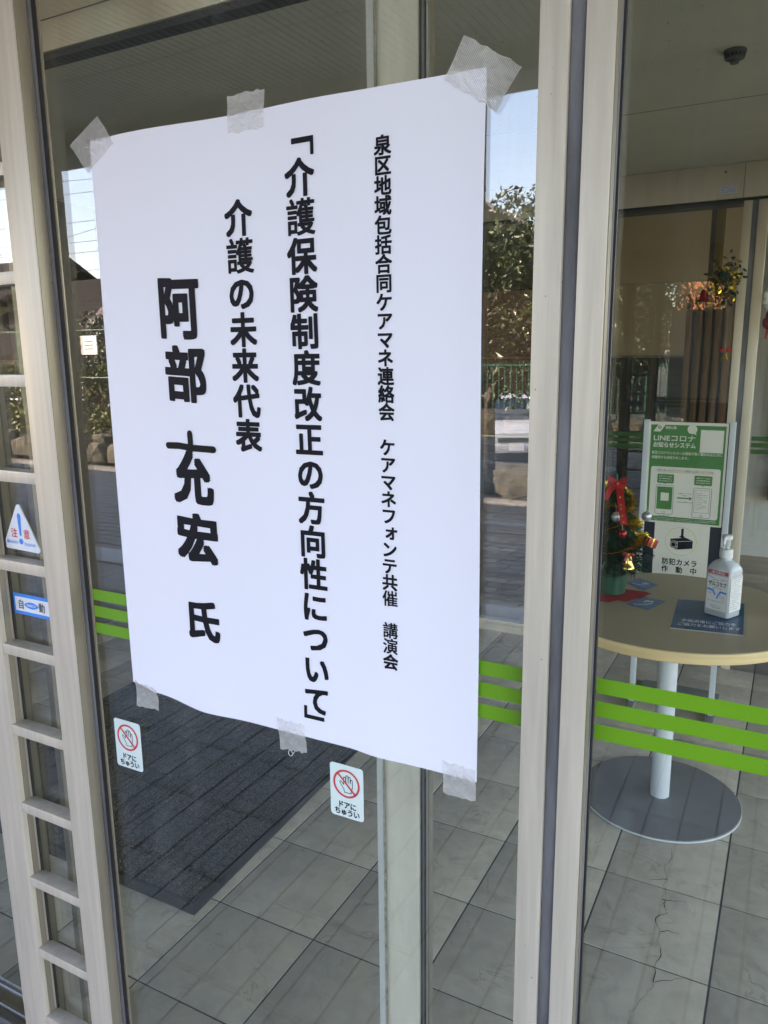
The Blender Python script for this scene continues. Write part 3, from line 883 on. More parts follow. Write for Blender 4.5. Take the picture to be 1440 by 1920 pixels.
tree((-4.3, -13.5, -.7), (-4.4, -13.2, 2.7), (1.7, 1.2, 1.1), 7000, 'yellow-green leafy tree behind the dark evergreen, under the gable roof')
tree((-1.2, -9.4, -.3), (-1.3, -9.3, 2.2), (1.1, 1.1, 1.3), 4200, 'evergreen tree across the pavement opposite the round table', LEAF)
tree((2.2, -10.5, -.35), (2.1, -10.3, 2.4), (1.4, 1.2, 1.5), 3800, 'broad evergreen tree furthest right across the pavement', LEAFD)
tree((-14.2, -12.2, -.6), (-14.6, -12.0, 1.5), (2.0, 1.2, .95), 5200, 'dark bushy evergreen behind the ivy hedge, before the brown house', LEAFD)
def hedge(name, x0, x1, y0, y1, z0, z1, n, mat, size, label):
    m = MB(); r = random.Random(n)
    for _ in range(n):
        q = Vector((r.uniform(x0, x1), r.uniform(y0, y1), 0))
        top = z1 + .09 * noise.noise(q * 1.9)
        q.z = z0 + (top - z0) * (r.random() ** .55)
        a = Vector((r.gauss(0, 1), r.gauss(0, 1) + .3, r.gauss(0, 1) + .5)).normalized()
        bq = a.orthogonal().normalized(); bq.rotate(Matrix.Rotation(r.uniform(0, 6.28), 3, a))
        s = size * r.uniform(.6, 1.3)
        m.add([q, q + a * s * .5 + bq * s * .28, q + a * s, q + a * s * .5 - bq * s * .28], [(0, 1, 2, 3)])
    h = empty(name, ((x0 + x1) / 2, (y0 + y1) / 2, z0), label, 'hedge')
    m.build('foliage', mat, h, fixn=False)
    xx = x0 + .1
    while xx < x1:
        MB().tube([(xx, (y0 + y1) / 2, z0 - .05), (xx + r.uniform(-.1, .1), (y0 + y1) / 2 + r.uniform(-.1, .1), z0 + (z1 - z0) * .8)], [.012, .005], 5).build('stem', BARK, h)
        xx += .6
hedge('low_hedge', -14, -5.2, -7.25, -6.75, .28, .66, 9000, LEAFY, .075, 'low bright green clipped hedge on top of the stone wall')
hedge('ivy_hedge', -14.5, -6.0, -8.5, -8.25, .3, 1.26, 9000, LEAF, .085, 'ivy covered green hedge behind the low hedge')
fen = empty('mesh_fence', (-10, -8.15, .28), 'thin green wire fence in front of the ivy hedge', 'fence')
for k in range(8):
    MB().tube([(-14.3 + 1.2 * k, -8.15, .28), (-14.3 + 1.2 * k, -8.15, 1.9)], .018, 8).build('fence_post', FENCEGREEN, fen)
for z in (.5, 1.1, 1.86):
    MB().tube([(-14.3, -8.15, z), (-5.9, -8.15, z)], .008, 6).build('rail', FENCEGREEN, fen)
nb = slab('notice_board', WHITE, rrect(-10.1, 1.62, .36, .30), -8.10, .012, label='small white notice on the green wire fence', cat='notice')
for k in range(3):
    b = MB(); b.box(-10.2, -10.0, -8.0993, -8.0985, 1.55 + .06 * k, 1.565 + .06 * k); b.build('print', GREYINK, nb)
# bare tree
bt = empty('bare_tree', (-13.1, -9.3, .2), 'leafless tree with thin branches before the ochre house', 'tree')
m = MB(); rb = random.Random(21)
def grow(p, d, l, r, depth):
    q = p + d * l
    m.tube([p, p + d * l * .5 + Vector((rb.uniform(-.05, .05), rb.uniform(-.05, .05), 0)) * l, q], [r, r * .85, r * .7], 6)
    if depth == 0: return
    for _ in range(rb.choice((2, 3))):
        nd = (d + Vector((rb.gauss(0, .55), rb.gauss(0, .55), rb.gauss(.1, .35)))).normalized()
        grow(q, nd, l * rb.uniform(.6, .85), r * .62, depth - 1)
grow(Vector((-13.1, -9.3, .2)), Vector((.1, 0, 1)).normalized(), .95, .085, 5)
m.build('branches', BARK, bt)
# teal railing behind the car
tf = empty('teal_railing', (-7, -20, -1.04), 'teal green railing behind the parked car', 'fence')
r0 = None
for k in range(34):
    x = -11 + .22 * k
    if r0: inst(r0, 'bar', (x, -20, -1.0), tf)
    else: r0 = bx('bar', TEAL, (x - .02, x + .02, -20.02, -19.98, -1.0, .95), tf)
bx('rail', TEAL, (-11.2, -3.4, -20.04, -19.96, .95, 1.02), tf)
bx('rail', TEAL, (-11.2, -3.4, -20.04, -19.96, -.92, -.86), tf)
# car
def car(loc, rz):
    t = empty('parked_car', (0, 0, 0), 'pale silver parked car mirrored in the glass beside the poster', 'car')
    secs = [(-2.1, .42, .72, .74), (-1.9, .34, .86, .80), (-1.0, .30, .95, .83), (.0, .30, .97, .84), (1.2, .30, .95, .84), (1.9, .32, .86, .80), (2.1, .42, .74, .72)]
    m = MB(); vs = []; fs = []
    for (x, z0, z1, hw) in secs:
        vs += [(x, -hw, z0 + .06), (x, -hw * .9, z0), (x, hw * .9, z0), (x, hw, z0 + .06), (x, hw, z1 - .12), (x, hw * .86, z1), (x, -hw * .86, z1), (x, -hw, z1 - .12)]
    for i in range(len(secs) - 1):
        for k in range(8): fs.append((i * 8 + k, i * 8 + (k + 1) % 8, (i + 1) * 8 + (k + 1) % 8, (i + 1) * 8 + k))
    fs += [tuple(range(8)), tuple(range(48, 56))]
    m.add(vs, fs); m.build('body', CARPAINT, t, smooth=True, bevel=.02)
    def cab(x0b, x1b, x0t, x1t, zb, zt, wb, wt):
        return [(x0b, -wb, zb), (x1b, -wb, zb), (x1b, wb, zb), (x0b, wb, zb), (x0t, -wt, zt), (x1t, -wt, zt), (x1t, wt, zt), (x0t, wt, zt)], [(0, 3, 2, 1), (4, 5, 6, 7), (0, 1, 5, 4), (1, 2, 6, 5), (2, 3, 7, 6), (3, 0, 4, 7)]
    m = MB(); m.add(*cab(-1.75, 1.15, -1.35, .35, .94, 1.42, .74, .60)); m.build('cabin', CARGLASS, t, bevel=.02)
    m = MB(); m.add(*cab(-1.40, .40, -1.30, .28, 1.40, 1.47, .63, .56)); m.build('roof', CARPAINT, t, bevel=.02)
    for s in (-1, 1):
        m = MB(); m.tube([(1.16, s * .74, .93), (.36, s * .605, 1.43)], .035, 6); m.build('pillar', CARPAINT, t)
        bx('headlight', PALEB, (1.96, 2.06, s * .56 - .13, s * .56 + .13, .62, .76), t, bevel=.02)
        bx('mirror', CARPAINT, (.82, .96, s * .90 - .09, s * .90 + .09, .98, 1.10), t, bevel=.02)
        for x in (-1.3, 1.35):
            m = MB(); m.tube([(x, s * .68, .31), (x, s * .85, .31)], .31, 20); w = m.build('wheel', TYRE, t)
            m = MB(); m.tube([(x, s * .80, .31), (x, s * .86, .31)], .19, 16); m.build('rim', STEEL, w)
    bx('bumper', CARPAINT, (1.95, 2.17, -.72, .72, .30, .50), t, bevel=.04)
    pl = bx('number_plate', WHITE, (2.171, 2.18, -.165, .165, .36, .525), t)
    bx('grille', GASKET, (2.02, 2.12, -.40, .40, .54, .64), t)
    t.rotation_euler = (0, 0, rz); t.location = loc
    return t
car((-6.4, -17.4, -1.04), R(62))
# houses
def house(name, label, x0, x1, y0, y1, zb, ze, zr, wall, roof, wins, ridge='y'):
    h = empty(name, ((x0 + x1) / 2, (y0 + y1) / 2, zb), label, 'house')
    bx('wall', wall, (x0, x1, y0, y1, zb, ze), h)
    m = MB(); e = .5
    if ridge == 'y':
        xm = (x0 + x1) / 2
        sl = (zr - ze) / ((x1 - x0) / 2)
        p = [(x0 - e, ze - sl * e), (xm, zr), (x1 + e, ze - sl * e), (x1 + e, ze - sl * e + .18), (xm, zr + .2), (x0 - e, ze - sl * e + .18)]
        m.prism([p[0], p[1], p[4], p[5]], y0 - e, y1 + e); m.prism([p[1], p[2], p[3], p[4]], y0 - e, y1 + e)
        g = MB(); g.prism([(x0, ze), (x1, ze), (xm, zr - .02)], y0 + .02, y1 - .02); g.build('gable', wall, h)
    else:
        ym = (y0 + y1) / 2; sl = (zr - ze) / ((y1 - y0) / 2)
        for (ya, yb, za, zb2) in ((y0 - e, ym, ze - sl * e, zr), (ym, y1 + e, zr, ze - sl * e)):
            m.add([(x0 - e, ya, za), (x1 + e, ya, za), (x1 + e, yb, zb2), (x0 - e, yb, zb2), (x0 - e, ya, za + .18), (x1 + e, ya, za + .18), (x1 + e, yb, zb2 + .18), (x0 - e, yb, zb2 + .18)],
                  [(0, 3, 2, 1), (4, 5, 6, 7), (0, 1, 5, 4), (1, 2, 6, 5), (2, 3, 7, 6), (3, 0, 4, 7)])
    m.build('roof', roof, h)
    for (wx, wz, ww, wh) in wins:
        w = bx('window', WHITE, (wx - .06, wx + ww + .06, y1 + .001, y1 + .05, wz - .06, wz + wh + .06), h)
        bx('pane', PANE, (wx, wx + ww, y1 + .051, y1 + .06, wz, wz + wh), w)
    return h
house('house', 'brown house with a grey gable roof behind the parked car', -14.5, -6.2, -32, -25, -1.1, 4.3, 6.5, SIDING, ROOF, ((-14.1, 2.2, .9, 1.1),))
house('house', 'low dark brown house with steep brown roof mirrored left of the poster', -26, -18.5, -23, -16.5, -1.1, 1.7, 4.0, SIDING, ROOFB, ((-21.5, .1, 1.5, 1.2), (-24.5, .1, 1.5, 1.2)), 'x')
house('house', 'grey green house beside the low brown house', -18.0, -15.2, -21, -16.0, -1.1, 2.5, 3.5, SIDINGG, ROOF, ((-17.4, .9, .8, 1.0), (-16.3, .9, .7, 1.0)))
house('house', 'ochre yellow house behind the bare tree at the far left', -40, -25.5, -24, -17.5, -1.1, 3.2, 5.0, SIDINGY, ROOFB, ((-29, .8, 1.6, 1.3), (-33, .8, 1.6, 1.3)), 'x')
house('house', 'orange roofed house behind the trees opposite the round table', -3.6, 6.0, -30, -23, -1.1, 2.2, 5.6, SIDINGG, ORANGE, ((-2.4, 0, 1.5, 1.3), (1, 0, 1.5, 1.3)), 'x')
# pole and wires
pl = empty('utility_pole', (-15.5, -18.5, -1.0), 'grey utility pole carrying the overhead wires', 'pole')
MB().tube([(-15.5, -18.5, -1.0), (-15.5, -18.5, 8.0)], [.16, .11], 12).build('shaft', CONC, pl, smooth=True)
bx('crossarm', STEEL, (-15.6, -15.4, -19.4, -17.6, 6.7, 6.8), pl)
wr = random.Random(2)
for k, (z0, z1, y0, y1) in enumerate(((6.75, 7.6, -18.0, -12), (6.75, 7.4, -19.0, -13), (5.9, 6.4, -18.5, -12), (5.2, 5.6, -18.5, -15), (4.9, 5.5, -18.5, -13.5), (4.5, 4.9, -18.5, -14), (6.3, 3.6, -18.5, -17.5))):
    p = []
    for i in range(17):
        t = i / 16
        p.append((-15.5 - 26 * t, y0 + (y1 - y0) * t, z0 + (z1 - z0) * t - .9 * 4 * t * (1 - t) * (.3 + .2 * (k % 3))))
    MB().tube(p, .008, 5).build('overhead_wire', WIRE, label=['upper overhead wire nearest the pole top', 'second overhead wire below the pole top', 'thick overhead cable at mid height of the pole', 'overhead cable sagging above the brown roof', 'lower slack overhead cable', 'lowest level overhead cable', 'overhead wire slanting down to the brown roof'][k], cat='wire', group='overhead wires')

# ================================================================== POSTER ON THE GLASS
PX0, PX1 = -.9215, -.3218
def edge(tab, x):
    for (a, za), (c, zc) in zip(tab, tab[1:]):
        if x <= c:
            t = max(0, (x - a) / (c - a)); t = t * t * (3 - 2 * t)
            return za + (zc - za) * t
    return tab[-1][1]
TOP = [(-.9215, 1.7500), (-.8547, 1.7522), (-.6707, 1.7486), (-.5566, 1.7492), (-.4611, 1.7478), (-.3218, 1.7475)]
BOT = [(-.9215, .9268), (-.8665, .9190), (-.7647, .9062), (-.6752, .9084), (-.5111, .9096), (-.4661, .9066), (-.3218, .9079)]
def sstep(a, b_, x):
    t = min(1, max(0, (x - a) / (b_ - a))); return t * t * (3 - 2 * t)
def paper(x, z):
    """point of the paper's front face at poster coordinates x (door X) and z (height)"""
    u = (x - PX0) / (PX1 - PX0)
    zb, zt = edge(BOT, x), edge(TOP, x)
    v = (z - .908) / (1.749 - .908)
    Z = zb + (zt - zb) * v
    y = .0022 + .0014 * math.sin(u * 5.2 + 1.) * math.sin(v * 4.1 + .4) + .0008 * math.sin(u * 13 + v * 5)
    low = 1 - sstep(0, .16, v)
    y += low * (.0020 * math.exp(-((x + .765) / .045) ** 2) + .0020 * math.exp(-((x + .466) / .045) ** 2) + .001 * math.exp(-((x + .87) / .03) ** 2))
    y += (1 - sstep(.0, .12, 1 - v)) * (.0012 * math.exp(-((x + .78) / .07) ** 2) + .0012 * math.exp(-((x + .5) / .08) ** 2))
    y += sstep(.93, 1., u) * .004 * math.sin(v * math.pi)
    return (x + .0015 * math.sin(v * 6) * (1 if u > .5 else .6), -max(y, .0012), Z)
pos = empty('poster', (-.6216, -.002, .908), 'large white paper poster with vertical black Japanese lettering taped to the door', 'poster')
NX_, NZ_ = 64, 84
m = MB()
vs = []
for j in range(NZ_ + 1):
    for i in range(NX_ + 1):
        vs.append(paper(PX0 + (PX1 - PX0) * i / NX_, .908 + .841 * j / NZ_))
n = len(vs)
vs += [(x, y + .0003, z) for x, y, z in vs]
fs = []
for j in range(NZ_):
    for i in range(NX_):
        a = j * (NX_ + 1) + i
        fs.append((a, a + 1, a + NX_ + 2, a + NX_ + 1)); fs.append((a + n, a + n + NX_ + 1, a + n + NX_ + 2, a + n + 1))
for i in range(NX_):
    fs.append((i, i + n, i + 1 + n, i + 1)); a = NZ_ * (NX_ + 1) + i; fs.append((a, a + 1, a + 1 + n, a + n))
for j in range(NZ_):
    a = j * (NX_ + 1); c = a + NX_ + 1; fs.append((a, c, c + n, a + n)); a += NX_; c += NX_; fs.append((a, a + n, c + n, c))
m.add(vs, fs); m.build('sheet', PAPER, pos, smooth=True, fixn=False)
def onpaper(lift):
    def f(x, z):
        p = paper(x, z); return (p[0], p[1] - lift, p[2])
    return f
def pz(z):    # measured height -> poster coordinate (the sheet's own edges are warped a little)
    return z
def column(name, txt, xc, ztop, pitch, w, h, off, dx=None):
    sh = ([], [])
    for i, ch in enumerate(txt):
        if ch == '　': continue
        cx, cz = xc(i) if callable(xc) else xc, ztop - pitch * (i + .5)
        if ch == '﹁': sh = char(ch, -.5575, 1.6975, .033, .0215, off * .6, True)
        elif ch == '﹂': sh = char(ch, -.5685, .9480, .034, .0195, off * .6, True)
        elif ch == 'ォ': sh = char(ch, cx + w * .12, cz + h * .08, w, h, off)
        else: sh = char(ch, cx, cz, w, h, off * (.6 if ch in '護講演催' else 1))
        flat(name, BLACK, sh, onpaper(.0006), pos)
column('character', '泉区地域包括合同ケアマネ連絡会　ケアマネフォンテ共催　講演会', -.4465, 1.6975, .02193, .0230, .0226, .030)
column('character', '﹁介護保険制度改正の方向性について﹂', -.5635, 1.7324, .0463, .0445, .0458, .032)
column('character', '介護の未来代表', -.6615, 1.6482, .0473, .0450, .0465, .034)
for ch, cx_, cz_, w_, h_, of_ in (('阿', -.7715, 1.5126, .075, .0835, .036), ('部', -.7676, 1.4233, .0765, .0800, .035), ('宏', -.766, 1.185, .0790, .0765, .042),
                                ('氏', -.7632, 1.0574, .061, .0640, .036), ('允', -.7670, 1.2750, .0770, .0810, .044)):
    flat('character', BLACK, char(ch, cx_, cz_, w_, h_, of_, True), onpaper(.0006), pos)
def brush(pts, w):
    out = path(pts, w); return out
hand = join(brush([(-.8100, 1.3175), (-.79, 1.3200), (-.765, 1.3190), (-.7245, 1.3185)], .0098), brush([(-.7672, 1.3395), (-.7668, 1.3290), (-.7675, 1.3160)], .0100))
flat('marker_stroke', MARKER, hand, onpaper(.0008), pos, label='hand-drawn marker strokes that complete a printed character')

# tapes
def tape(label, c, rib_uv=1.0, lift=.0012, curl=None):
    """four corners TL TR BR BL in door coordinates; drapes over glass and paper"""
    m = MB(); n = 10; vs = []; uvs = []
    rr = random.Random(sum(ord(q) for q in label))
    for j in range(n + 1):
        for i in range(n + 1):
            u, v = i / n, j / n
            jag = (.0018 * rr.uniform(-1, 1) if j in (0, n) else 0)
            x = (c[0][0] * (1 - u) + c[1][0] * u) * (1 - v) + (c[3][0] * (1 - u) + c[2][0] * u) * v
            z = (c[0][1] * (1 - u) + c[1][1] * u) * (1 - v) + (c[3][1] * (1 - u) + c[2][1] * u) * v + jag
            inside = PX0 - .002 < x < PX1 + .002 and edge(BOT, x) - .002 < z < edge(TOP, x) + .002
            if inside:
                y = paper(min(max(x, PX0), PX1), .908 + .841 * (z - edge(BOT, x)) / (edge(TOP, x) - edge(BOT, x)))[1] - .0011
            else:
                y = -lift
            y -= .0006 * max(0, math.sin(u * 9 + v * 7 + len(label)))
            vs.append((x, y, z)); uvs.append((u * rib_uv, v))
    n1 = n + 1
    # relax so that it bridges the paper edge
    ys_ = [p[1] for p in vs]
    for _ in range(3):
        q = ys_[:]
        for j in range(n1):
            for i in range(n1):
                nb_ = [q[jj * n1 + ii] for jj, ii in ((j - 1, i), (j + 1, i), (j, i - 1), (j, i + 1)) if 0 <= jj < n1 and 0 <= ii < n1]
                ys_[j * n1 + i] = min(q[j * n1 + i], sum(nb_) / len(nb_))
    vs = [(p[0], y, p[2]) for p, y in zip(vs, ys_)]
    fs = [(j * n1 + i, (j + 1) * n1 + i, (j + 1) * n1 + i + 1, j * n1 + i + 1) for j in range(n) for i in range(n)]
    m.add(vs, fs)
    o = m.build('tape', TAPE, smooth=True, fixn=False, label=label, cat='tape', group='tape pieces holding the poster')
    uvl = o.data.uv_layers.new(name='UVMap')
    for lp in o.data.loops: uvl.data[lp.index].uv = uvs[lp.vertex_index]
    return o
tape('wrinkled clear tape at the top left corner of the poster', [(-.9015, 1.7810), (-.8740, 1.7420), (-.9300, 1.7080), (-.9620, 1.7500)][0:4])
tape('clear ribbed tape at the middle of the poster top edge', [(-.672, 1.772), (-.613, 1.772), (-.616, 1.727), (-.672, 1.727)])
tape('large silvery tape at the top right corner of the poster', [(-.349, 1.783), (-.283, 1.742), (-.312, 1.703), (-.371, 1.742)])
tape('small clear tape at the bottom left corner of the poster', [(-.9155, .9300), (-.8680, .9250), (-.8705, .8865), (-.9195, .8855)])
tape('clear tape in the middle of the poster bottom edge', [(-.633, .9280), (-.586, .9280), (-.5835, .882), (-.631, .879)])
tape('clear tape at the bottom right corner of the poster', [(-.3690, .9270), (-.3230, .9250), (-.3230, .8795), (-.3690, .8790)])
# loose thread under the lower tape
MB().tube([(-.612 + .0035 * math.cos(a), -.003, .8765 + .0045 * math.sin(a)) for a in [R(20 * k) for k in range(17)]] + [(-.604, -.003, .8815)], .0004, 5).build('thread', WHITE, label='tiny white thread loop hanging under the lower middle tape', cat='thread')

# ================================================================== STICKERS
HAND = [(.34, .10), (.30, .28), (.20, .40), (.10, .56), (.12, .62), (.19, .60), (.30, .47), (.30, .80), (.34, .85), (.39, .84), (.41, .80), (.42, .60),
        (.43, .90), (.47, .95), (.52, .94), (.54, .90), (.54, .60), (.55, .87), (.59, .91), (.64, .90), (.65, .86), (.65, .58), (.67, .75), (.71, .79), (.75, .77), (.76, .73), (.76, .40), (.70, .25), (.68, .10)]
def caution(label, x0, x1, z0, z1):
    w, h = x1 - x0, z1 - z0
    o = slab('caution_sticker', STICK, rrect((x0 + x1) / 2, (z0 + z1) / 2, w, h, .005), -.0006, .0004, label=label, cat='sticker')
    cx, cz, r = (x0 + x1) / 2, z1 - h * .35, w * .40
    f = facing(-.0010, .0003); f2 = facing(-.0010, .0006)
    flat('hand_symbol', BLACK, path([(cx + (a - .45) * r * 1.45, cz + (c - .53) * r * 1.45) for a, c in HAND], .0011, True), f, o)
    flat('prohibition_ring', RED, join(ring(cx, cz, r * .86, r), seg((cx - r * .64, cz + r * .64), (cx + r * .64, cz - r * .64), r * .13)), f2, o)
    s = h * .115
    t = ([], [])
    for k, ch in enumerate('ドアに'): t = join(t, char(ch, cx + (k - 1) * s * 1.10, z0 + h * .24, s * 1.15, s * 1.2, .028))
    for k, ch in enumerate('ちゅうい'): t = join(t, char(ch, cx + (k - 1.5) * s * 1.10, z0 + h * .105, s * 1.15, s * 1.2, .028))
    flat('lettering', BLACK, t, f, o)
caution('left pale no-touch hand sticker below the poster, beside the door stile', -.977, -.9175, .763, .8505)
caution('right pale no-touch hand sticker below the poster, near the inner post', -.5455, -.491, .7975, .880)

# triangle caution sign behind the lattice
o = None
tri = []
for (cx, cz, a0) in ((-1.1635, 1.1975, 30), (-1.2035, 1.1285, 150), (-1.1225, 1.1265, 270)):
    for k in range(7): tri.append((cx + .0055 * math.cos(R(a0 + 20 * k)), cz + .0055 * math.sin(R(a0 + 20 * k))))
ts = slab('warning_triangle', PALEB, poly(tri), -.0006, .0022, label='white triangular warning sign with blue exclamation mark behind the lattice', cat='sign')
f = facing(-.0028, .0004)
ex = [(-1.1675, 1.1830), (-1.1660, 1.1865), (-1.1630, 1.1878), (-1.1600, 1.1865), (-1.1585, 1.1830), (-1.1605, 1.1490), (-1.1630, 1.1470), (-1.1655, 1.1490)]
flat('exclamation_mark', BLUE, join(poly(ex[::-1]), disc(-1.163, 1.1378, .0052)), f, ts)
flat('lettering', RED, join(char('注', -1.1790, 1.1520, .0165, .0175, .018), char('意', -1.1470, 1.1520, .0165, .0175, .012)), f, ts)
flat('small_lettering', BLUE, join(line('駆け込まない', -1.200, -1.171, 1.1355, .0068, .006), line('立ち止まらない', -1.155, -1.1265, 1.1340, .0066, .006)), f, ts)
# automatic-door sticker
au = slab('automatic_door_sticker', BLUE, rrect(-1.155, 1.0213, .1025, .0385), -.0006, .0004, label='blue and white automatic door sticker behind the lattice', cat='sticker')
flat('white_field', PALEB, rrect(-1.155, 1.0213, .0895, .0262), facing(-.0010, .0003), au)
f = facing(-.0010, .0007)
flat('lettering', BLACK, join(char('自', -1.184, 1.0213, .0170, .0185, .006), char('動', -1.1300, 1.0213, .0170, .0185, .006)), f, au)
lens = [(-1.157 + .0185 * math.cos(R(a)) , 1.0213 + .0062 * (abs(math.sin(R(a))) ** 1.5) * math.copysign(1, math.sin(R(a)))) for a in range(0, 360, 15)]
flat('maker_emblem', BLUE, poly(lens), f, au)
flat('maker_lettering', PALEB, line('NABCO', -1.1685, -1.1455, 1.0217, .0062, .03), facing(-.0010, .0010), au)

# ================================================================== FLOOR MAT
mt = empty('entrance_mat', (-1.9, 1.3, 0), 'large charcoal ribbed entrance mat on the vestibule floor at the left', 'mat')
MX0, MX1, MY0, MY1 = -2.50, -1.288, .475, 2.30
def skew(x, y): return x - .043 * (y - MY0), y
def mbox(m, x0, x1, y0, y1, z0, z1, r=0):
    p = [skew(x0, y0), skew(x1, y0), skew(x1, y1), skew(x0, y1)]
    m.add([(a, c, z0) for a, c in p] + [(a, c, z1) for a, c in p], [(0, 3, 2, 1), (4, 5, 6, 7), (0, 1, 5, 4), (1, 2, 6, 5), (2, 3, 7, 6), (3, 0, 4, 7)])
m = MB(); mbox(m, MX0, MX1, MY0, MY1, .0012, .0045); m.build('rubber_border', MATR, mt)
m = MB(); mbox(m, MX0 + .028, MX1 - .028, MY0 + .028, MY1 - .028, .0046, .0062); m.build('carpet_base', MATD, mt)
bw, bh = .192, .150
blk = MB()
nbk = 0
for i in range(6):
    for j in range(12):
        x0 = MX0 + .034 + bw * i; y0 = MY0 + .034 + bh * j
        ribbed = (i + j * 2 + (j // 3)) % 3 != 0
        blk = MB()
        if ribbed:
            for k in range(5):
                a = x0 + .006 + k * (bw - .008) / 5
                mbox(blk, a, a + (bw - .008) / 5 * .76, y0 + .003, y0 + bh - .004, .0063, .0105)
            blk.build('ribbed_block', MATC, mt)
        else:
            mbox(blk, x0 + .006, x0 + bw - .004, y0 + .003, y0 + bh - .004, .0063, .0105)
            blk.build('plain_block', MATC, mt)
# loose pile: short tufts standing on the blocks nearest the doors
tf_ = MB(); rt_ = random.Random(4)
for _ in range(15000):
    x = rt_.uniform(MX0 + .04, MX1 - .034); y = MY0 + .036 + (MY1 - MY0 - .08) * rt_.random() ** 1.3
    xx, yy = skew(x, y)
    a = rt_.uniform(0, 6.28); l = rt_.uniform(.0025, .0055); w = rt_.uniform(.0010, .0019)
    dx, dy = math.cos(a), math.sin(a)
    tf_.add([(xx - dx * w, yy - dy * w, .0098), (xx + dx * w, yy + dy * w, .0098), (xx + dy * l * .8, yy - dx * l * .8, .0098 + l)], [(0, 1, 2)])
tf_.build('carpet_pile', PILE, mt, kind='stuff', fixn=False)

# ================================================================== SMOKE DETECTOR
sdc = (-.215, 1.495, 2.2)
sm = empty('smoke_detector', sdc, 'dark round smoke detector with slotted rim on the vestibule ceiling', 'smoke detector')
DET = pm('aged_detector_plastic', (.11, .112, .095), .6, var=.1, vscale=20)
q = .68
MB().lathe([(.0405 * q, -.0005), (.0415 * q, -.008 * q), (.0385 * q, -.013 * q)], sdc, 32).build('base', DET, sm, smooth=True)
MB().lathe([(.026 * q, -.013 * q), (.026 * q, -.026 * q)], sdc, 24).build('core', GASKET, sm, smooth=True)
for k in range(16):
    a = 2 * math.pi * k / 16
    MB().tube([(sdc[0] + .036 * q * math.cos(a), sdc[1] + .036 * q * math.sin(a), 2.2 - .012 * q), (sdc[0] + .033 * q * math.cos(a), sdc[1] + .033 * q * math.sin(a), 2.2 - .027 * q)], .0022, 6).build('fin', DET, sm)
MB().lathe([(.035 * q, -.0255 * q), (.034 * q, -.031 * q), (.018 * q, -.034 * q), (.016 * q, -.046 * q), (.005 * q, -.048 * q)], sdc, 32).build('cap', DET, sm, smooth=True)

# ================================================================== ROUND TABLE
TC = (-.290, 1.605)
TZ = .66
tb = empty('round_table', (TC[0], TC[1], 0), 'round beige table with oak edge and grey disc base behind the right door', 'table')
MB().lathe([(.385, TZ - .003), (.3855, TZ - .0012), (.3845, TZ)], (TC[0], TC[1], 0), 96).build('top', TABLETOP, tb, smooth=True)
MB().lathe([(.383, TZ - .034), (.3862, TZ - .032), (.3864, TZ - .0048), (.3855, TZ - .0032)], (TC[0], TC[1], 0), 96).build('edge_band', OAK, tb, smooth=True)
MB().lathe([(.030, .012), (.030, TZ - .0345)], (TC[0], TC[1], 0), 32).build('column', TABLEMETAL, tb, smooth=True)
MB().lathe([(.10, TZ - .042), (.10, TZ - .0345)], (TC[0], TC[1], 0), 32).build('mounting_plate', BASEMETAL, tb, smooth=True)
MB().lathe([(.247, .001), (.2495, .002), (.2495, .0075)], (TC[0], TC[1], 0), 72).build('base_rim', TABLEMETAL, tb, smooth=True)
MB().lathe([(.2492, .0077), (.247, .0105), (.04, .0128)], (TC[0], TC[1], 0), 72).build('base_disc', BASEMETAL, tb, smooth=True)

# laminated sheet
T = TZ + .0006
def quad(m, pts, z0, z1):
    m.add([(x, y, z0) for x, y in pts] + [(x, y, z1) for x, y in pts], [(0, 3, 2, 1), (4, 5, 6, 7), (0, 1, 5, 4), (1, 2, 6, 5), (2, 3, 7, 6), (3, 0, 4, 7)])
sq = [(-.276, 1.388), (-.066, 1.415), (-.082, 1.752), (-.294, 1.705)]
ls = empty('laminated_sheet', (-.18, 1.56, T), 'blue printed sheet in a clear sleeve lying under the sanitizer bottle', 'sheet')
def sqp(u, v): 
    a = Vector(sq[0]).lerp(Vector(sq[1]), u); c = Vector(sq[3]).lerp(Vector(sq[2]), u); return a.lerp(c, v)
m = MB(); quad(m, [sqp(.045, .06), sqp(.955, .06), sqp(.955, .95), sqp(.045, .95)], T, T + .0004); m.build('printed_page', SHEETBLUE, ls)
m = MB(); quad(m, [sqp(.045, .028), sqp(.955, .028), sqp(.955, .058), sqp(.045, .058)], T, T + .0004); m.build('white_margin', CREAM, ls)
def onsheet(x, y):
    p = sqp(x, y); return (p.x, p.y, T + .0007)
t = join(line('手指消毒にご協力を', .16, .86, .30, .085, .02), line('ご協力をお願いします', .13, .92, .19, .085, .02))
flat('lettering', PALEB, t, onsheet, ls)
m = MB()
for j in range(9):
    for i in range(9):
        p = sqp(i / 8, j / 8); m.v.append((p.x, p.y, T + .0012 + .0009 * abs(math.sin(i * 1.3 + j * .8))))
m.add([], []); m.f = [(j * 9 + i, j * 9 + i + 1, j * 9 + i + 10, j * 9 + i + 9) for j in range(8) for i in range(8)]; m.mi = [0] * 64
m.build('clear_sleeve', CLEARP, ls, fixn=False, smooth=True)
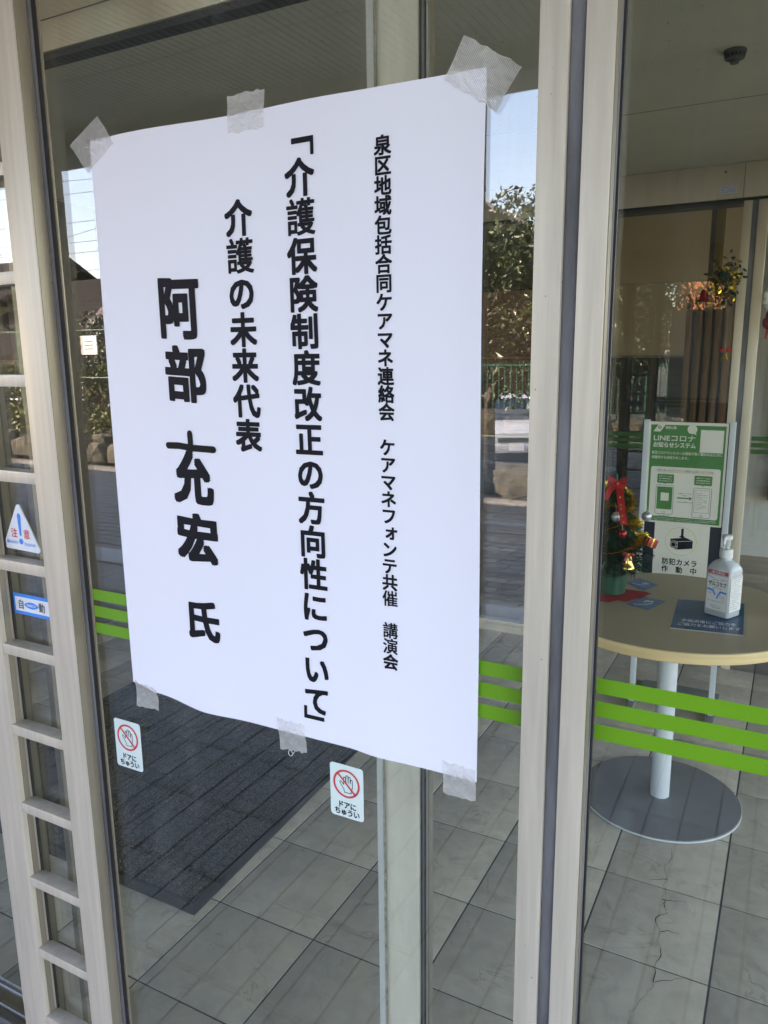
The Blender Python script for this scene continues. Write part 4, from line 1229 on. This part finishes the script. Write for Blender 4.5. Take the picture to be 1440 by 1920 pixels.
# cards
def card(label, pts, dz):
    m = MB(); quad(m, pts, T + dz, T + dz + .0005)
    o = m.build('printed_card', CARDBLUE, label=label, cat='card', group='blue cards on the round table')
    c = Vector((sum(p[0] for p in pts) / 4, sum(p[1] for p in pts) / 4))
    u = Vector(pts[2]) - Vector(pts[0])
    f = lambda x, y: (c.x + u.x * x - u.y * y, c.y + u.y * x + u.x * y, T + dz + .0008)
    flat('pale_motif', PALEB, path([(-.30, -.02), (-.18, -.09), (-.02, -.11), (.14, -.05)], .035), f, o)
    flat('pale_motif', CREAM, join(disc(.10, .10, .06), disc(.18, .05, .05), disc(.02, .08, .04)), f, o)
card('blue printed card behind the green tree pot', [(-.468, 1.806), (-.400, 1.738), (-.363, 1.822), (-.436, 1.884)], 0)
card('blue printed card in front of the red felt on the table', [(-.423, 1.569), (-.352, 1.540), (-.315, 1.650), (-.388, 1.672)], .0)

# ================================================================== SANITIZER BOTTLE
bc = Vector((-.1465, 1.590)); ang = R(-27)
BZ = T + .0025
ca, sa = math.cos(ang), math.sin(ang)
def loc2w(x, y, z): return (bc.x + x * ca - y * sa, bc.y + x * sa + y * ca, BZ + z)
bo = empty('pump_bottle', (bc.x, bc.y, BZ), 'translucent square hand sanitizer bottle with white pump on the table', 'bottle')
def rr_ring(hx, hy, r, z, n=5):
    return [loc2w(x, y, z) for x, y in rrect(0, 0, 2 * hx, 2 * hy, r, n)[0]]
def loft(name, rings, mat, par, smooth=True):
    m = MB(); k = len(rings[0]); vs = [p for q in rings for p in q]
    fs = [(i * k + j, i * k + (j + 1) % k, (i + 1) * k + (j + 1) % k, (i + 1) * k + j) for i in range(len(rings) - 1) for j in range(k)]
    fs += [tuple(range(k))[::-1], tuple(range((len(rings) - 1) * k, len(rings) * k))]
    m.add(vs, fs); return m.build(name, mat, par, smooth=smooth)
hx, hy = .0400, .0340
loft('body', [rr_ring(hx - .004, hy - .004, .008, 0), rr_ring(hx - .001, hy - .001, .009, .002), rr_ring(hx, hy, .009, .006), rr_ring(hx, hy, .009, .142), rr_ring(hx - .003, hy - .003, .012, .152), rr_ring(.031, .027, .018, .163), rr_ring(.018, .018, .0175, .172), rr_ring(.0165, .0165, .016, .178)], BOTTLE, bo)
MB().lathe([(.0185, .1782), (.0190, .180), (.0190, .1845), (.0180, .1850), (.0180, .1862), (.0190, .1866), (.0185, .203), (.017, .2045)], (bc.x, bc.y, BZ), 32).build('cap', WHITE, bo, smooth=True)
MB().lathe([(.0095, .205), (.0090, .212), (.0105, .213), (.0105, .232), (.0088, .233)], (bc.x, bc.y, BZ), 24).build('pump_collar', BOTTLE, bo, smooth=True)
MB().lathe([(.0042, .2045), (.0042, .236)], (bc.x, bc.y, BZ), 16).build('stem', WHITE, bo, smooth=True)
m = MB(); m.lathe([(.0135, .2335), (.0150, .236), (.0148, .2435), (.0120, .2465), (.004, .2475)], (bc.x, bc.y, BZ), 32); m.build('pump_head', WHITE, bo, smooth=True)
m = MB(); m.tube([loc2w(.0, -.004, .240), loc2w(.003, -.016, .241), loc2w(.008, -.028, .236), loc2w(.010, -.032, .224), loc2w(.0095, -.032, .213)], [.0052, .005, .0045, .0036, .003], 10); m.build('nozzle', WHITE, bo, smooth=True)
# label wraps front and right side
def wrap(z0, z1, d, xa, xb):
    """panel on the front (-y) face"""
    return [loc2w(xa, -hy - d, z0), loc2w(xb, -hy - d, z0), loc2w(xb, -hy - d, z1), loc2w(xa, -hy - d, z1)]
def front(d): return lambda x, z: loc2w(x, -hy - d, z)
def side(d): return lambda y, z: loc2w(hx + d, y, z)
lab = flat('label', WHITE, rrect(0, .0735, .0655, .107, .003), front(.0006), bo)
lab2 = flat('side_label', WHITE, rrect(0, .0735, .060, .107, .003), side(.0006), bo)
flat('red_band', RED, rrect(.001, .1365, .064, .011, .002), front(.0007), bo)
t = ([], [])
for k, ch in enumerate('ザルコラブ'): t = join(t, char(ch, -.0225 + .0115 * k, .1015, .0125, .0155, .02))
flat('lettering', BLACK, t, front(.0010), lab)
flat('blue_line', BLUE, join(poly([(-.032, .1230), (-.012, .1195), (-.005, .1165), (-.012, .1180), (-.032, .1210)]), poly([(.008, .1165), (.014, .1190), (.032, .1175), (.032, .1160), (.014, .1172)])), front(.0010), lab)
flat('blue_chevron', BLUE, join(poly([(-.031, .0845), (-.031, .0785), (-.0145, .0775), (-.0060, .0655), (-.0025, .0680), (-.0115, .0835)]), poly([(-.001, .0560), (.0040, .0560), (.0065, .0650), (.0135, .0760), (.031, .0745), (.031, .0805), (.0105, .0820), (.0025, .0670)])), front(.0010), lab)
t = ([], [])
for k, (xa, xb, z, nn) in enumerate(((-.018, .02, .1130, 16), (-.008, .008, .0915, 6), (-.016, .018, .0875, 14), (-.029, -.016, .0715, 6), (-.027, -.019, .0670, 3), (.010, .026, .0655, 7), (.010, .026, .0610, 7), (.012, .027, .0540, 6), (-.029, .026, .0475, 22), (-.022, .018, .0340, 15), (-.018, .016, .0295, 16), (-.010, .012, .0260, 10))):
    t = join(t, scribble(xa, xb, z, .0030, nn, k))
flat('small_print', GREYINK, t, front(.0010), lab)
t = ([], [])
for k in range(15):
    t = join(t, scribble(-.026, .024 - (k % 4) * .004, .1235 - .0068 * k, .0030, 20, 40 + k))
flat('small_print', GREYINK, t, side(.0010), lab2)
flat('red_band_lettering', PALEB, line('[県公館室]', -.020, .022, .1365, .0080, .01), front(.0011), bo)

# ================================================================== POSTER STAND
SY = 2.27
st = empty('sign_stand', (-.35, SY, 0), 'aluminium sign stand with navy board behind the round table', 'sign stand')
for x0, x1 in ((-.513, -.4925), (-.2085, -.188)):
    bx('leg', TABLEMETAL, (x0, x1, SY - .012, SY + .012, .02, 1.186), st, bevel=.001)
    bx('foot', BASEMETAL, (x0 - .005, x1 + .005, SY - .16, SY + .22, .001, .0195), st)
bx('board', NAVY, (-.492, -.209, SY - .006, SY + .004, .42, 1.180), st)
bx('base_weight', BASEMETAL, (-.487, -.214, SY + .05, SY + .20, .0012, .035), st)
# green notice
G0, G1, H0, H1 = -.4945, -.2115, .786, 1.180
def gp(d):
    return lambda u, v: (G0 + (G1 - G0) * u, SY - .0075 - d, H0 + (H1 - H0) * v)
gn = flat('green_notice', CREAM, rrect(.5, .5, 1, 1), gp(0), label='green and cream printed notice at the top of the sign stand', cat='notice')
gw, gh = G1 - G0, H1 - H0
asp = gw / gh
flat('green_field', SIGNGREEN, rrect(.5, .495, .945, .955), gp(.0005), gn)
flat('cream_panel', CREAM, rrect(.5, .315, .885, .495, .025), gp(.0010), gn)
flat('blank_square', CREAM, rrect(.805, .825, .285, .215), gp(.0010), gn)
flat('emblem', CREAM, poly([(.06, .905), (.15, .905), (.215, .975), (.125, .975)]), gp(.0010), gn)
flat('emblem_mark', SIGNGREEN, ring(.140, .947, .010, .022, 12, asp), gp(.0014), gn)
flat('speech_bubble', CREAM, join(disc(.555, .935, .062, 24, asp), poly([(.565, .898), (.610, .880), (.600, .915)])), gp(.0010), gn)
def gl_line(s, x0, x1, y, h, off): return line(s, x0, x1, y, h, off)
flat('lettering', CREAM, join(line('LINEコロナ', .07, .60, .845, .068, .014), line('お知らせシステム', .07, .61, .778, .055, .028), line('神奈川県', .215, .355, .945, .032, .02),
     line('新型コロナウィルスへの感染が強く疑われるときに', .055, .945, .700, .032, .012), line('保健所からお知らせします。', .055, .53, .655, .032, .012)), gp(.0013), gn)
flat('small_print', CREAM, join(*[scribble(.06, .93 - .2 * (k == 2), .052 - .014 * k, .008, 60, 70 + k) for k in range(3)]), gp(.0013), gn)
flat('heading', GREYINK, line('神奈川県LINE公式アカウント登録からお知らせまでの流れ', .14, .86, .528, .026, .004), gp(.0014), gn)
flat('heading_underline', GOLDINK, rrect(.5, .510, .72, .005), gp(.0012), gn)
flat('speech_box', SIGNGREEN, join(rrect(.255, .445, .215, .090, .012), rrect(.735, .445, .225, .095, .012), poly([(.24, .402), (.27, .402), (.255, .388)]), poly([(.72, .400), (.75, .400), (.735, .385)])), gp(.0014), gn)
flat('speech_print', CREAM, join(*[scribble(cx - .085, cx + .085, .468 - .023 * k, .013, 13, 80 + k) for k in range(3) for cx in (.255, .735)]), gp(.0018), gn)
def frame_(cx, cy, w, h, r, t):
    a, _ = rrect(cx, cy, w, h, r); c, _ = rrect(cx, cy, w - 2 * t, h - 2 * t * asp, max(.001, r - t)); n = len(a)
    return a + c, [(i, (i + 1) % n, (i + 1) % n + n, i + n) for i in range(n)]
flat('phone_outline', GREYINK, join(frame_(.255, .235, .235, .295, .024, .006), frame_(.735, .225, .235, .295, .024, .006), ring(.255, .107, .013, .018, 14, asp), ring(.735, .097, .013, .018, 14, asp), frame_(.735, .24, .190, .225, .006, .004)), gp(.0014), gn)
flat('phone_screen', SIGNGREEN, rrect(.255, .252, .200, .225), gp(.0014), gn)
flat('screen_blank', CREAM, rrect(.258, .265, .105, .080), gp(.0018), gn)
flat('arrow', SIGNGREEN, join(seg((.42, .262), (.585, .262), .013), poly([(.57, .240), (.615, .262), (.57, .284), (.58, .262)])), gp(.0014), gn)
flat('small_print', GREYINK, join(scribble(.43, .60, .308, .014, 11, 1), scribble(.47, .555, .287, .014, 6, 2), scribble(.42, .61, .222, .014, 13, 3), scribble(.17, .34, .072, .014, 12, 4), scribble(.64, .84, .060, .014, 14, 5),
     *[scribble(.655, .80 if k % 3 else .74, .320 - .0175 * k, .008, 16, 90 + k) for k in range(10)]), gp(.0014), gn)
# camera notice
cn = slab('camera_notice', CREAM, rrect((-.4515 - .2500) / 2, .68, .2015, .225), SY - .0065, .0006, label='cream notice with a black security camera drawing on the sign stand', cat='notice')
fy = SY - .0071
cxn, czn = -.352, .7175
flat('yellow_ring', GOLDINK, ring(cxn, czn, .0555, .0575, 40), facing(fy, .0004), cn)
flat('camera_drawing', BLACK, join(seg((cxn + .004, czn + .052), (cxn + .004, czn + .018), .009), disc(cxn + .004, czn + .019, .010, 16, .4),
     poly([(cxn - .038, czn + .008), (cxn - .012, czn - .002), (cxn - .012, czn - .034), (cxn - .038, czn - .024)]), poly([(cxn - .012, czn - .002), (cxn + .044, czn + .006), (cxn + .044, czn - .024), (cxn - .012, czn - .034)]),
     poly([(cxn - .038, czn + .008), (cxn + .018, czn + .017), (cxn + .044, czn + .0066), (cxn - .012, czn - .0014)])), facing(fy, .0004), cn)
flat('lens_outline', CREAM, join(ring(cxn - .026, czn - .014, .0135, .0150, 24), ring(cxn - .026, czn - .014, .0085, .0097, 24), seg((cxn - .012, czn - .002), (cxn - .012, czn - .034), .0012), seg((cxn - .012, czn - .0015), (cxn + .044, czn + .0066), .0012)), facing(fy, .0008), cn)
t = ([], [])
for k, ch in enumerate('防犯カメラ'): t = join(t, char(ch, -.405 + .0265 * k, .6335, .0255, .0275, .024))
for k, ch in enumerate('作動中'): t = join(t, char(ch, -.405 + .053 * k, .6030, .0255, .0275, .024))
flat('lettering', BLACK, t, facing(fy, .0004), cn)

# ================================================================== SMALL CHRISTMAS TREE
XC = (-.490, 1.660)
xt = empty('christmas_tree', (XC[0], XC[1], T), 'small artificial christmas tree in a green pot on the table, partly behind the door stile', 'christmas tree')
prof = [(.040, .002), (.043, .004), (.047, .060), (.050, .062), (.050, .070), (.046, .070), (.044, .062)]
mpot = MB(); nseg = 40; vs = []; fs = []
for (r, z) in prof:
    for k in range(nseg):
        a = 2 * math.pi * k / nseg
        q = r + (.0014 if (k % 4 < 2 and .004 <= z <= .06) else 0)
        vs.append((XC[0] + q * math.cos(a), XC[1] + q * math.sin(a), T + .0045 + z))
for i in range(len(prof) - 1):
    for k in range(nseg):
        a = i * nseg + k; c = i * nseg + (k + 1) % nseg; fs.append((a, c, c + nseg, a + nseg))
fs += [tuple(range(nseg))[::-1], tuple(range((len(prof) - 1) * nseg, len(prof) * nseg))]
mpot.add(vs, fs).build('pot', POTGREEN, xt, smooth=True)
MB().tube([(XC[0], XC[1], T + .05), (XC[0], XC[1], T + .16), (XC[0], XC[1], T + .40)], [.014, .012, .004], 10).build('trunk', POTGREEN, xt, smooth=True)
rx = random.Random(9)
br = MB(); nd = MB()
def needles(p, q, n, l):
    p, q = Vector(p), Vector(q); d = (q - p).normalized(); o1 = d.orthogonal().normalized()
    for k in range(n):
        t_ = (k + rx.random()) / n
        c = p.lerp(q, t_); e = o1.copy(); e.rotate(Matrix.Rotation(rx.uniform(0, 6.28), 3, d))
        e = (e + d * .55).normalized(); w = d.cross(e).normalized() * .0015
        ll = l * rx.uniform(.7, 1.15)
        nd.add([c - w, c + w, c + e * ll], [(0, 1, 2)])
layers = [(.115, .120, 14), (.135, .122, 14), (.155, .120, 14), (.180, .112, 14), (.205, .104, 13), (.232, .094, 12), (.258, .082, 12), (.285, .070, 10), (.312, .056, 9), (.338, .043, 8), (.362, .028, 7)]
tips = []
for (z, r, n) in layers:
    for k in range(n):
        a = 2 * math.pi * (k + rx.random() * .6) / n
        l = r * rx.uniform(.8, 1.12)
        p = (XC[0], XC[1], T + z + .012); q = (XC[0] + math.cos(a) * l, XC[1] + math.sin(a) * l, T + z - .022 + rx.uniform(-.008, .012))
        br.tube([p, q], [.0018, .0008], 5)
        needles(p, q, int(135 * l / .1) + 25, .019)
        tips.append(q)
needles((XC[0], XC[1], T + .36), (XC[0] + .004, XC[1], T + .425), 80, .018)
br.build('branch_wires', POTGREEN, xt, kind='stuff')
nd.build('needles', NEEDLE, xt, kind='stuff', fixn=False)
# tinsel garland
tg = MB(); core = MB()
hp = []
for k in range(260):
    t_ = k / 259; a = 2 * math.pi * 3.3 * t_ + 2.6
    r = .104 - .066 * t_; z = T + .150 + .205 * t_ + .012 * math.sin(a * 2.3)
    hp.append(Vector((XC[0] + r * math.cos(a), XC[1] + r * math.sin(a), z)))
for a, c in zip(hp, hp[1:]):
    d = (c - a).normalized()
    for _ in range(24):
        e = d.orthogonal().normalized(); e.rotate(Matrix.Rotation(rx.uniform(0, 6.28), 3, d)); e = (e + d * rx.uniform(-.4, .4)).normalized()
        w = d.cross(e).normalized() * .0009; ll = rx.uniform(.010, .022); c0 = a.lerp(c, rx.random())
        tg.add([c0 - w, c0 + w, c0 + e * ll + w * .6, c0 + e * ll - w * .6], [(0, 1, 2, 3)])
tgo = empty('tinsel_garland', (XC[0], XC[1], T + .14), 'gold tinsel garland wound round the small christmas tree', 'garland')
tg.build('tinsel', GOLD, tgo, kind='stuff', fixn=False)
MB().tube(hp[::4], .0012, 5).build('core_thread', GOLD, tgo)
def bauble(label, c, r, mat):
    o = empty('bauble', c, label, 'bauble', 'baubles on the small christmas tree')
    MB().ball(c, r, 20, 12).build('ball', mat, o, smooth=True)
    MB().lathe([(.004, r * .96), (.004, r * 1.12), (.002, r * 1.16)], c, 12).build('cap', GOLDM, o, smooth=True)
    MB().tube([(c[0], c[1], c[2] + r * 1.1), (c[0] - .004, c[1] + .004, c[2] + r * 1.1 + .025)], .0004, 5).build('thread', WHITE, o)
bauble('silver glitter bauble on the front of the small tree', (-.466, 1.560, .942), .0155, SILVER)
bauble('dull silver bauble at the right edge of the small tree', (-.385, 1.625, .938), .0155, SILVER)
bauble('shiny red bauble hanging under the ribbon tail', (-.442, 1.545, .893), .0145, REDBALL)
# ribbon
rb_ = empty('ribbon_bow', (-.475, 1.60, 1.03), 'red printed ribbon bow with long tail at the top of the small tree', 'ribbon')
def band(name, pts, w, side_=Vector((.9, -.3, .25))):
    m = MB(); vs = []
    for p in pts:
        p = Vector(p); vs += [p - side_.normalized() * w / 2, p + side_.normalized() * w / 2]
    m.add(vs, [(2 * i, 2 * i + 1, 2 * i + 3, 2 * i + 2) for i in range(len(pts) - 1)])
    n_ = len(vs)
    return m.build(name, REDSATIN, rb_, smooth=True, fixn=False)
band('tail', [(-.468, 1.585, 1.040), (-.458, 1.560, 1.020), (-.452, 1.548, .995), (-.446, 1.540, .970), (-.440, 1.535, .948), (-.434, 1.530, .925)], .021, Vector((1, .1, .12)))
band('tail', [(-.478, 1.583, 1.040), (-.492, 1.560, 1.018), (-.500, 1.550, .995)], .018, Vector((1, .1, -.2)))
for s, nm in ((1, 'loop'), (-1, 'loop')):
    c = Vector((-.472, 1.583, 1.042))
    pts = [c + Vector((s * .029 * math.sin(a) , -.004 + .006 * math.cos(a), .011 * math.sin(2 * a) * .9 + .006 * math.sin(a))) for a in [math.pi * k / 12 for k in range(13)]]
    band(nm, pts, .016, Vector((0, .35, 1)))
MB().ball((-.472, 1.577, 1.043), .007, 12, 8, sc=(1, .8, 1.2)).build('knot', REDSATIN, rb_, smooth=True)
t = ([], [])
for k, (x, z) in enumerate(((-.4555, 1.008), (-.450, .985), (-.446, .975), (-.441, .950), (-.437, .935))):
    pass
m = MB()
for (x, y, z, r) in ((-.4550, 1.5510, 1.006, .0030), (-.4500, 1.5440, .984, .0022), (-.4475, 1.5405, .972, .0022), (-.4420, 1.5355, .952, .0026), (-.4370, 1.5320, .934, .0030)):
    v_, f_ = disc(0, 0, r, 10); m = MB(); m.add([(x + a, y - .0022, z + c) for a, c in v_], f_); m.build('gold_dot', GOLDM, rb_, fixn=False)
# gift box
gb = empty('gift_ornament', (-.366, 1.60, .845), 'small red wrapped gift box ornament at the right of the small tree', 'ornament')
def rotbox(name, c, h, rot, mat, par, bev=.0015):
    m = MB(); m.box(-h[0], h[0], -h[1], h[1], -h[2], h[2])
    m.v = [tuple(Vector(c) + rot @ Vector(p)) for p in m.v]
    return m.build(name, mat, par, bevel=bev, smooth=True)
rt3 = Matrix.Rotation(R(38), 3, 'Z') @ Matrix.Rotation(R(22), 3, 'Y')
GIFT = pm('red_foil_wrap', (.40, .035, .025), .3, .2, var=.25, vscale=60)
rotbox('box', (-.366, 1.60, .862), (.016, .016, .014), rt3, GIFT, gb)
rotbox('tie', (-.366, 1.60, .862), (.0165, .003, .0145), rt3, GOLDM, gb, .0003)
rotbox('tie', (-.366, 1.60, .862), (.003, .0165, .0145), rt3, GOLDM, gb, .0003)
# bell
be = empty('bell_ornament', (-.418, 1.535, .790), 'small gold bell with red bow hanging on the lower right of the small tree', 'ornament')
c = (-.418, 1.535, .790)
MB().lathe([(.0005, .040), (.006, .0395), (.0085, .036), (.0105, .026), (.0125, .016), (.0170, .006), (.0205, .001), (.0205, -.001), (.018, -.001)], c, 28).build('bell', GOLDM, be, smooth=True)
for s in (-1, 1):
    MB().ball((c[0] + s * .010, c[1] - .003, c[2] + .043), .0075, 12, 8, sc=(1.25, .5, .8)).build('bow_loop', REDSATIN, be, smooth=True)
    MB().tube([(c[0] + s * .003, c[1] - .006, c[2] + .041), (c[0] + s * .009, c[1] - .012, c[2] + .024)], [.003, .004], 6).build('bow_tail', REDSATIN, be)
MB().ball((c[0], c[1] - .004, c[2] + .043), .0040, 10, 6).build('knot', GOLDM, be, smooth=True)
# felt under the pot
ft = MB(); vs = []; N_ = 40
cx, cy_ = XC[0] + .002, XC[1] - .012
for k in range(N_):
    a = 2 * math.pi * k / N_
    r = .088 + .010 * math.sin(3 * a + 1) + .007 * math.sin(7 * a)
    tip = .045 * math.exp(-((a - .55) / .22) ** 2)
    vs.append((cx + (r + tip) * math.cos(a), cy_ + (r + tip) * math.sin(a), 0))
inner = [(cx + (x - cx) * .6, cy_ + (y - cy_) * .6, 0) for x, y, _ in vs]
allv = [(x, y, T + .0012 + .003 * abs(math.sin(k * .9))) for k, (x, y, _) in enumerate(vs)] + [(x, y, T + .0034) for x, y, _ in inner]
ft.add(allv, [(k, (k + 1) % N_, (k + 1) % N_ + N_, k + N_) for k in range(N_)] + [tuple(range(N_, 2 * N_))])
ft.build('felt_cloth', REDFELT, smooth=True, fixn=False, label='crumpled red felt cloth under the green tree pot', cat='cloth')

# ================================================================== ORNAMENTS ON THE INNER DOORS
IY = 2.845
wg = empty('leaf_garland', (-.34, IY, 1.66), 'gold and green leaf garland hanging on the inner door left of its seam', 'garland')
m = MB(); m2 = MB()
for k in range(190):
    p = Vector((-.308 + rx.gauss(0, .028), IY - .012 - abs(rx.gauss(0, .01)), 1.735 + rx.gauss(0, .042)))
    a = Vector((rx.gauss(0, 1), rx.gauss(-.3, .5), rx.gauss(-.4, 1))).normalized(); q = a.orthogonal().normalized(); s = rx.uniform(.02, .034)
    (m if k % 2 == 0 else m2).add([p, p + a * s * .5 + q * s * .3, p + a * s, p + a * s * .5 - q * s * .3], [(0, 1, 2, 3)])
m.build('gold_leaves', GOLD, wg, kind='stuff', fixn=False); m2.build('green_leaves', NEEDLE, wg, kind='stuff', fixn=False)
MB().tube([(-.39, IY - .006, 1.77), (-.33, IY - .008, 1.72), (-.29, IY - .006, 1.64)], .002, 5).build('stem', BARK, wg)
rbk = empty('red_bell', (-.415, IY, 1.655), 'small red bell left of the gold leaf garland on the inner door', 'ornament')
MB().lathe([(.001, .046), (.008, .043), (.012, .026), (.014, .012), (.021, .0), (.019, -.002)], (-.392, IY - .032, 1.655), 20).build('bell', REDBALL, rbk, smooth=True)
MB().tube([(-.392, IY - .030, 1.70), (-.37, IY - .008, 1.745)], .0015, 5).build('cord', REDSATIN, rbk)
sb = empty('gold_bell', (-.295, IY, 1.40), 'tiny gold bell with red bow beside the inner door seam', 'ornament')
MB().lathe([(.001, .030), (.007, .028), (.010, .014), (.016, .0), (.014, -.001)], (-.290, IY - .02, 1.405), 16).build('bell', GOLDM, sb, smooth=True)
for s in (-1, 1): MB().ball((-.290 + s * .014, IY - .02, 1.447), .011, 10, 6, sc=(1.2, .5, .8)).build('bow_loop', REDSATIN, sb, smooth=True)
MB().tube([(-.290, IY - .02, 1.44), (-.289, IY - .004, 1.62)], .0010, 5).build('cord', GOLDM, sb)
ro = empty('red_rosette', (-.12, IY, 1.55), 'white and red rosette ornament on the inner door at the right edge', 'ornament')
for k in range(9):
    a = 2 * math.pi * k / 9
    MB().ball((-.118 + .028 * math.cos(a), IY - .018, 1.655 + .034 * math.sin(a)), .018, 10, 7, sc=(1, .5, 1)).build('puff', WHITE, ro, smooth=True)
for k, (x, z) in enumerate(((-.125, 1.585), (-.105, 1.570), (-.135, 1.555), (-.112, 1.54))):
    MB().ball((x, IY - .020, z), .020, 10, 7, sc=(1, .5, 1.3)).build('petal', REDBALL, ro, smooth=True)
MB().tube([(-.13, IY - .015, 1.55), (-.138, IY - .015, 1.49)], [.008, .004], 6).build('tassel', REDSATIN, ro)
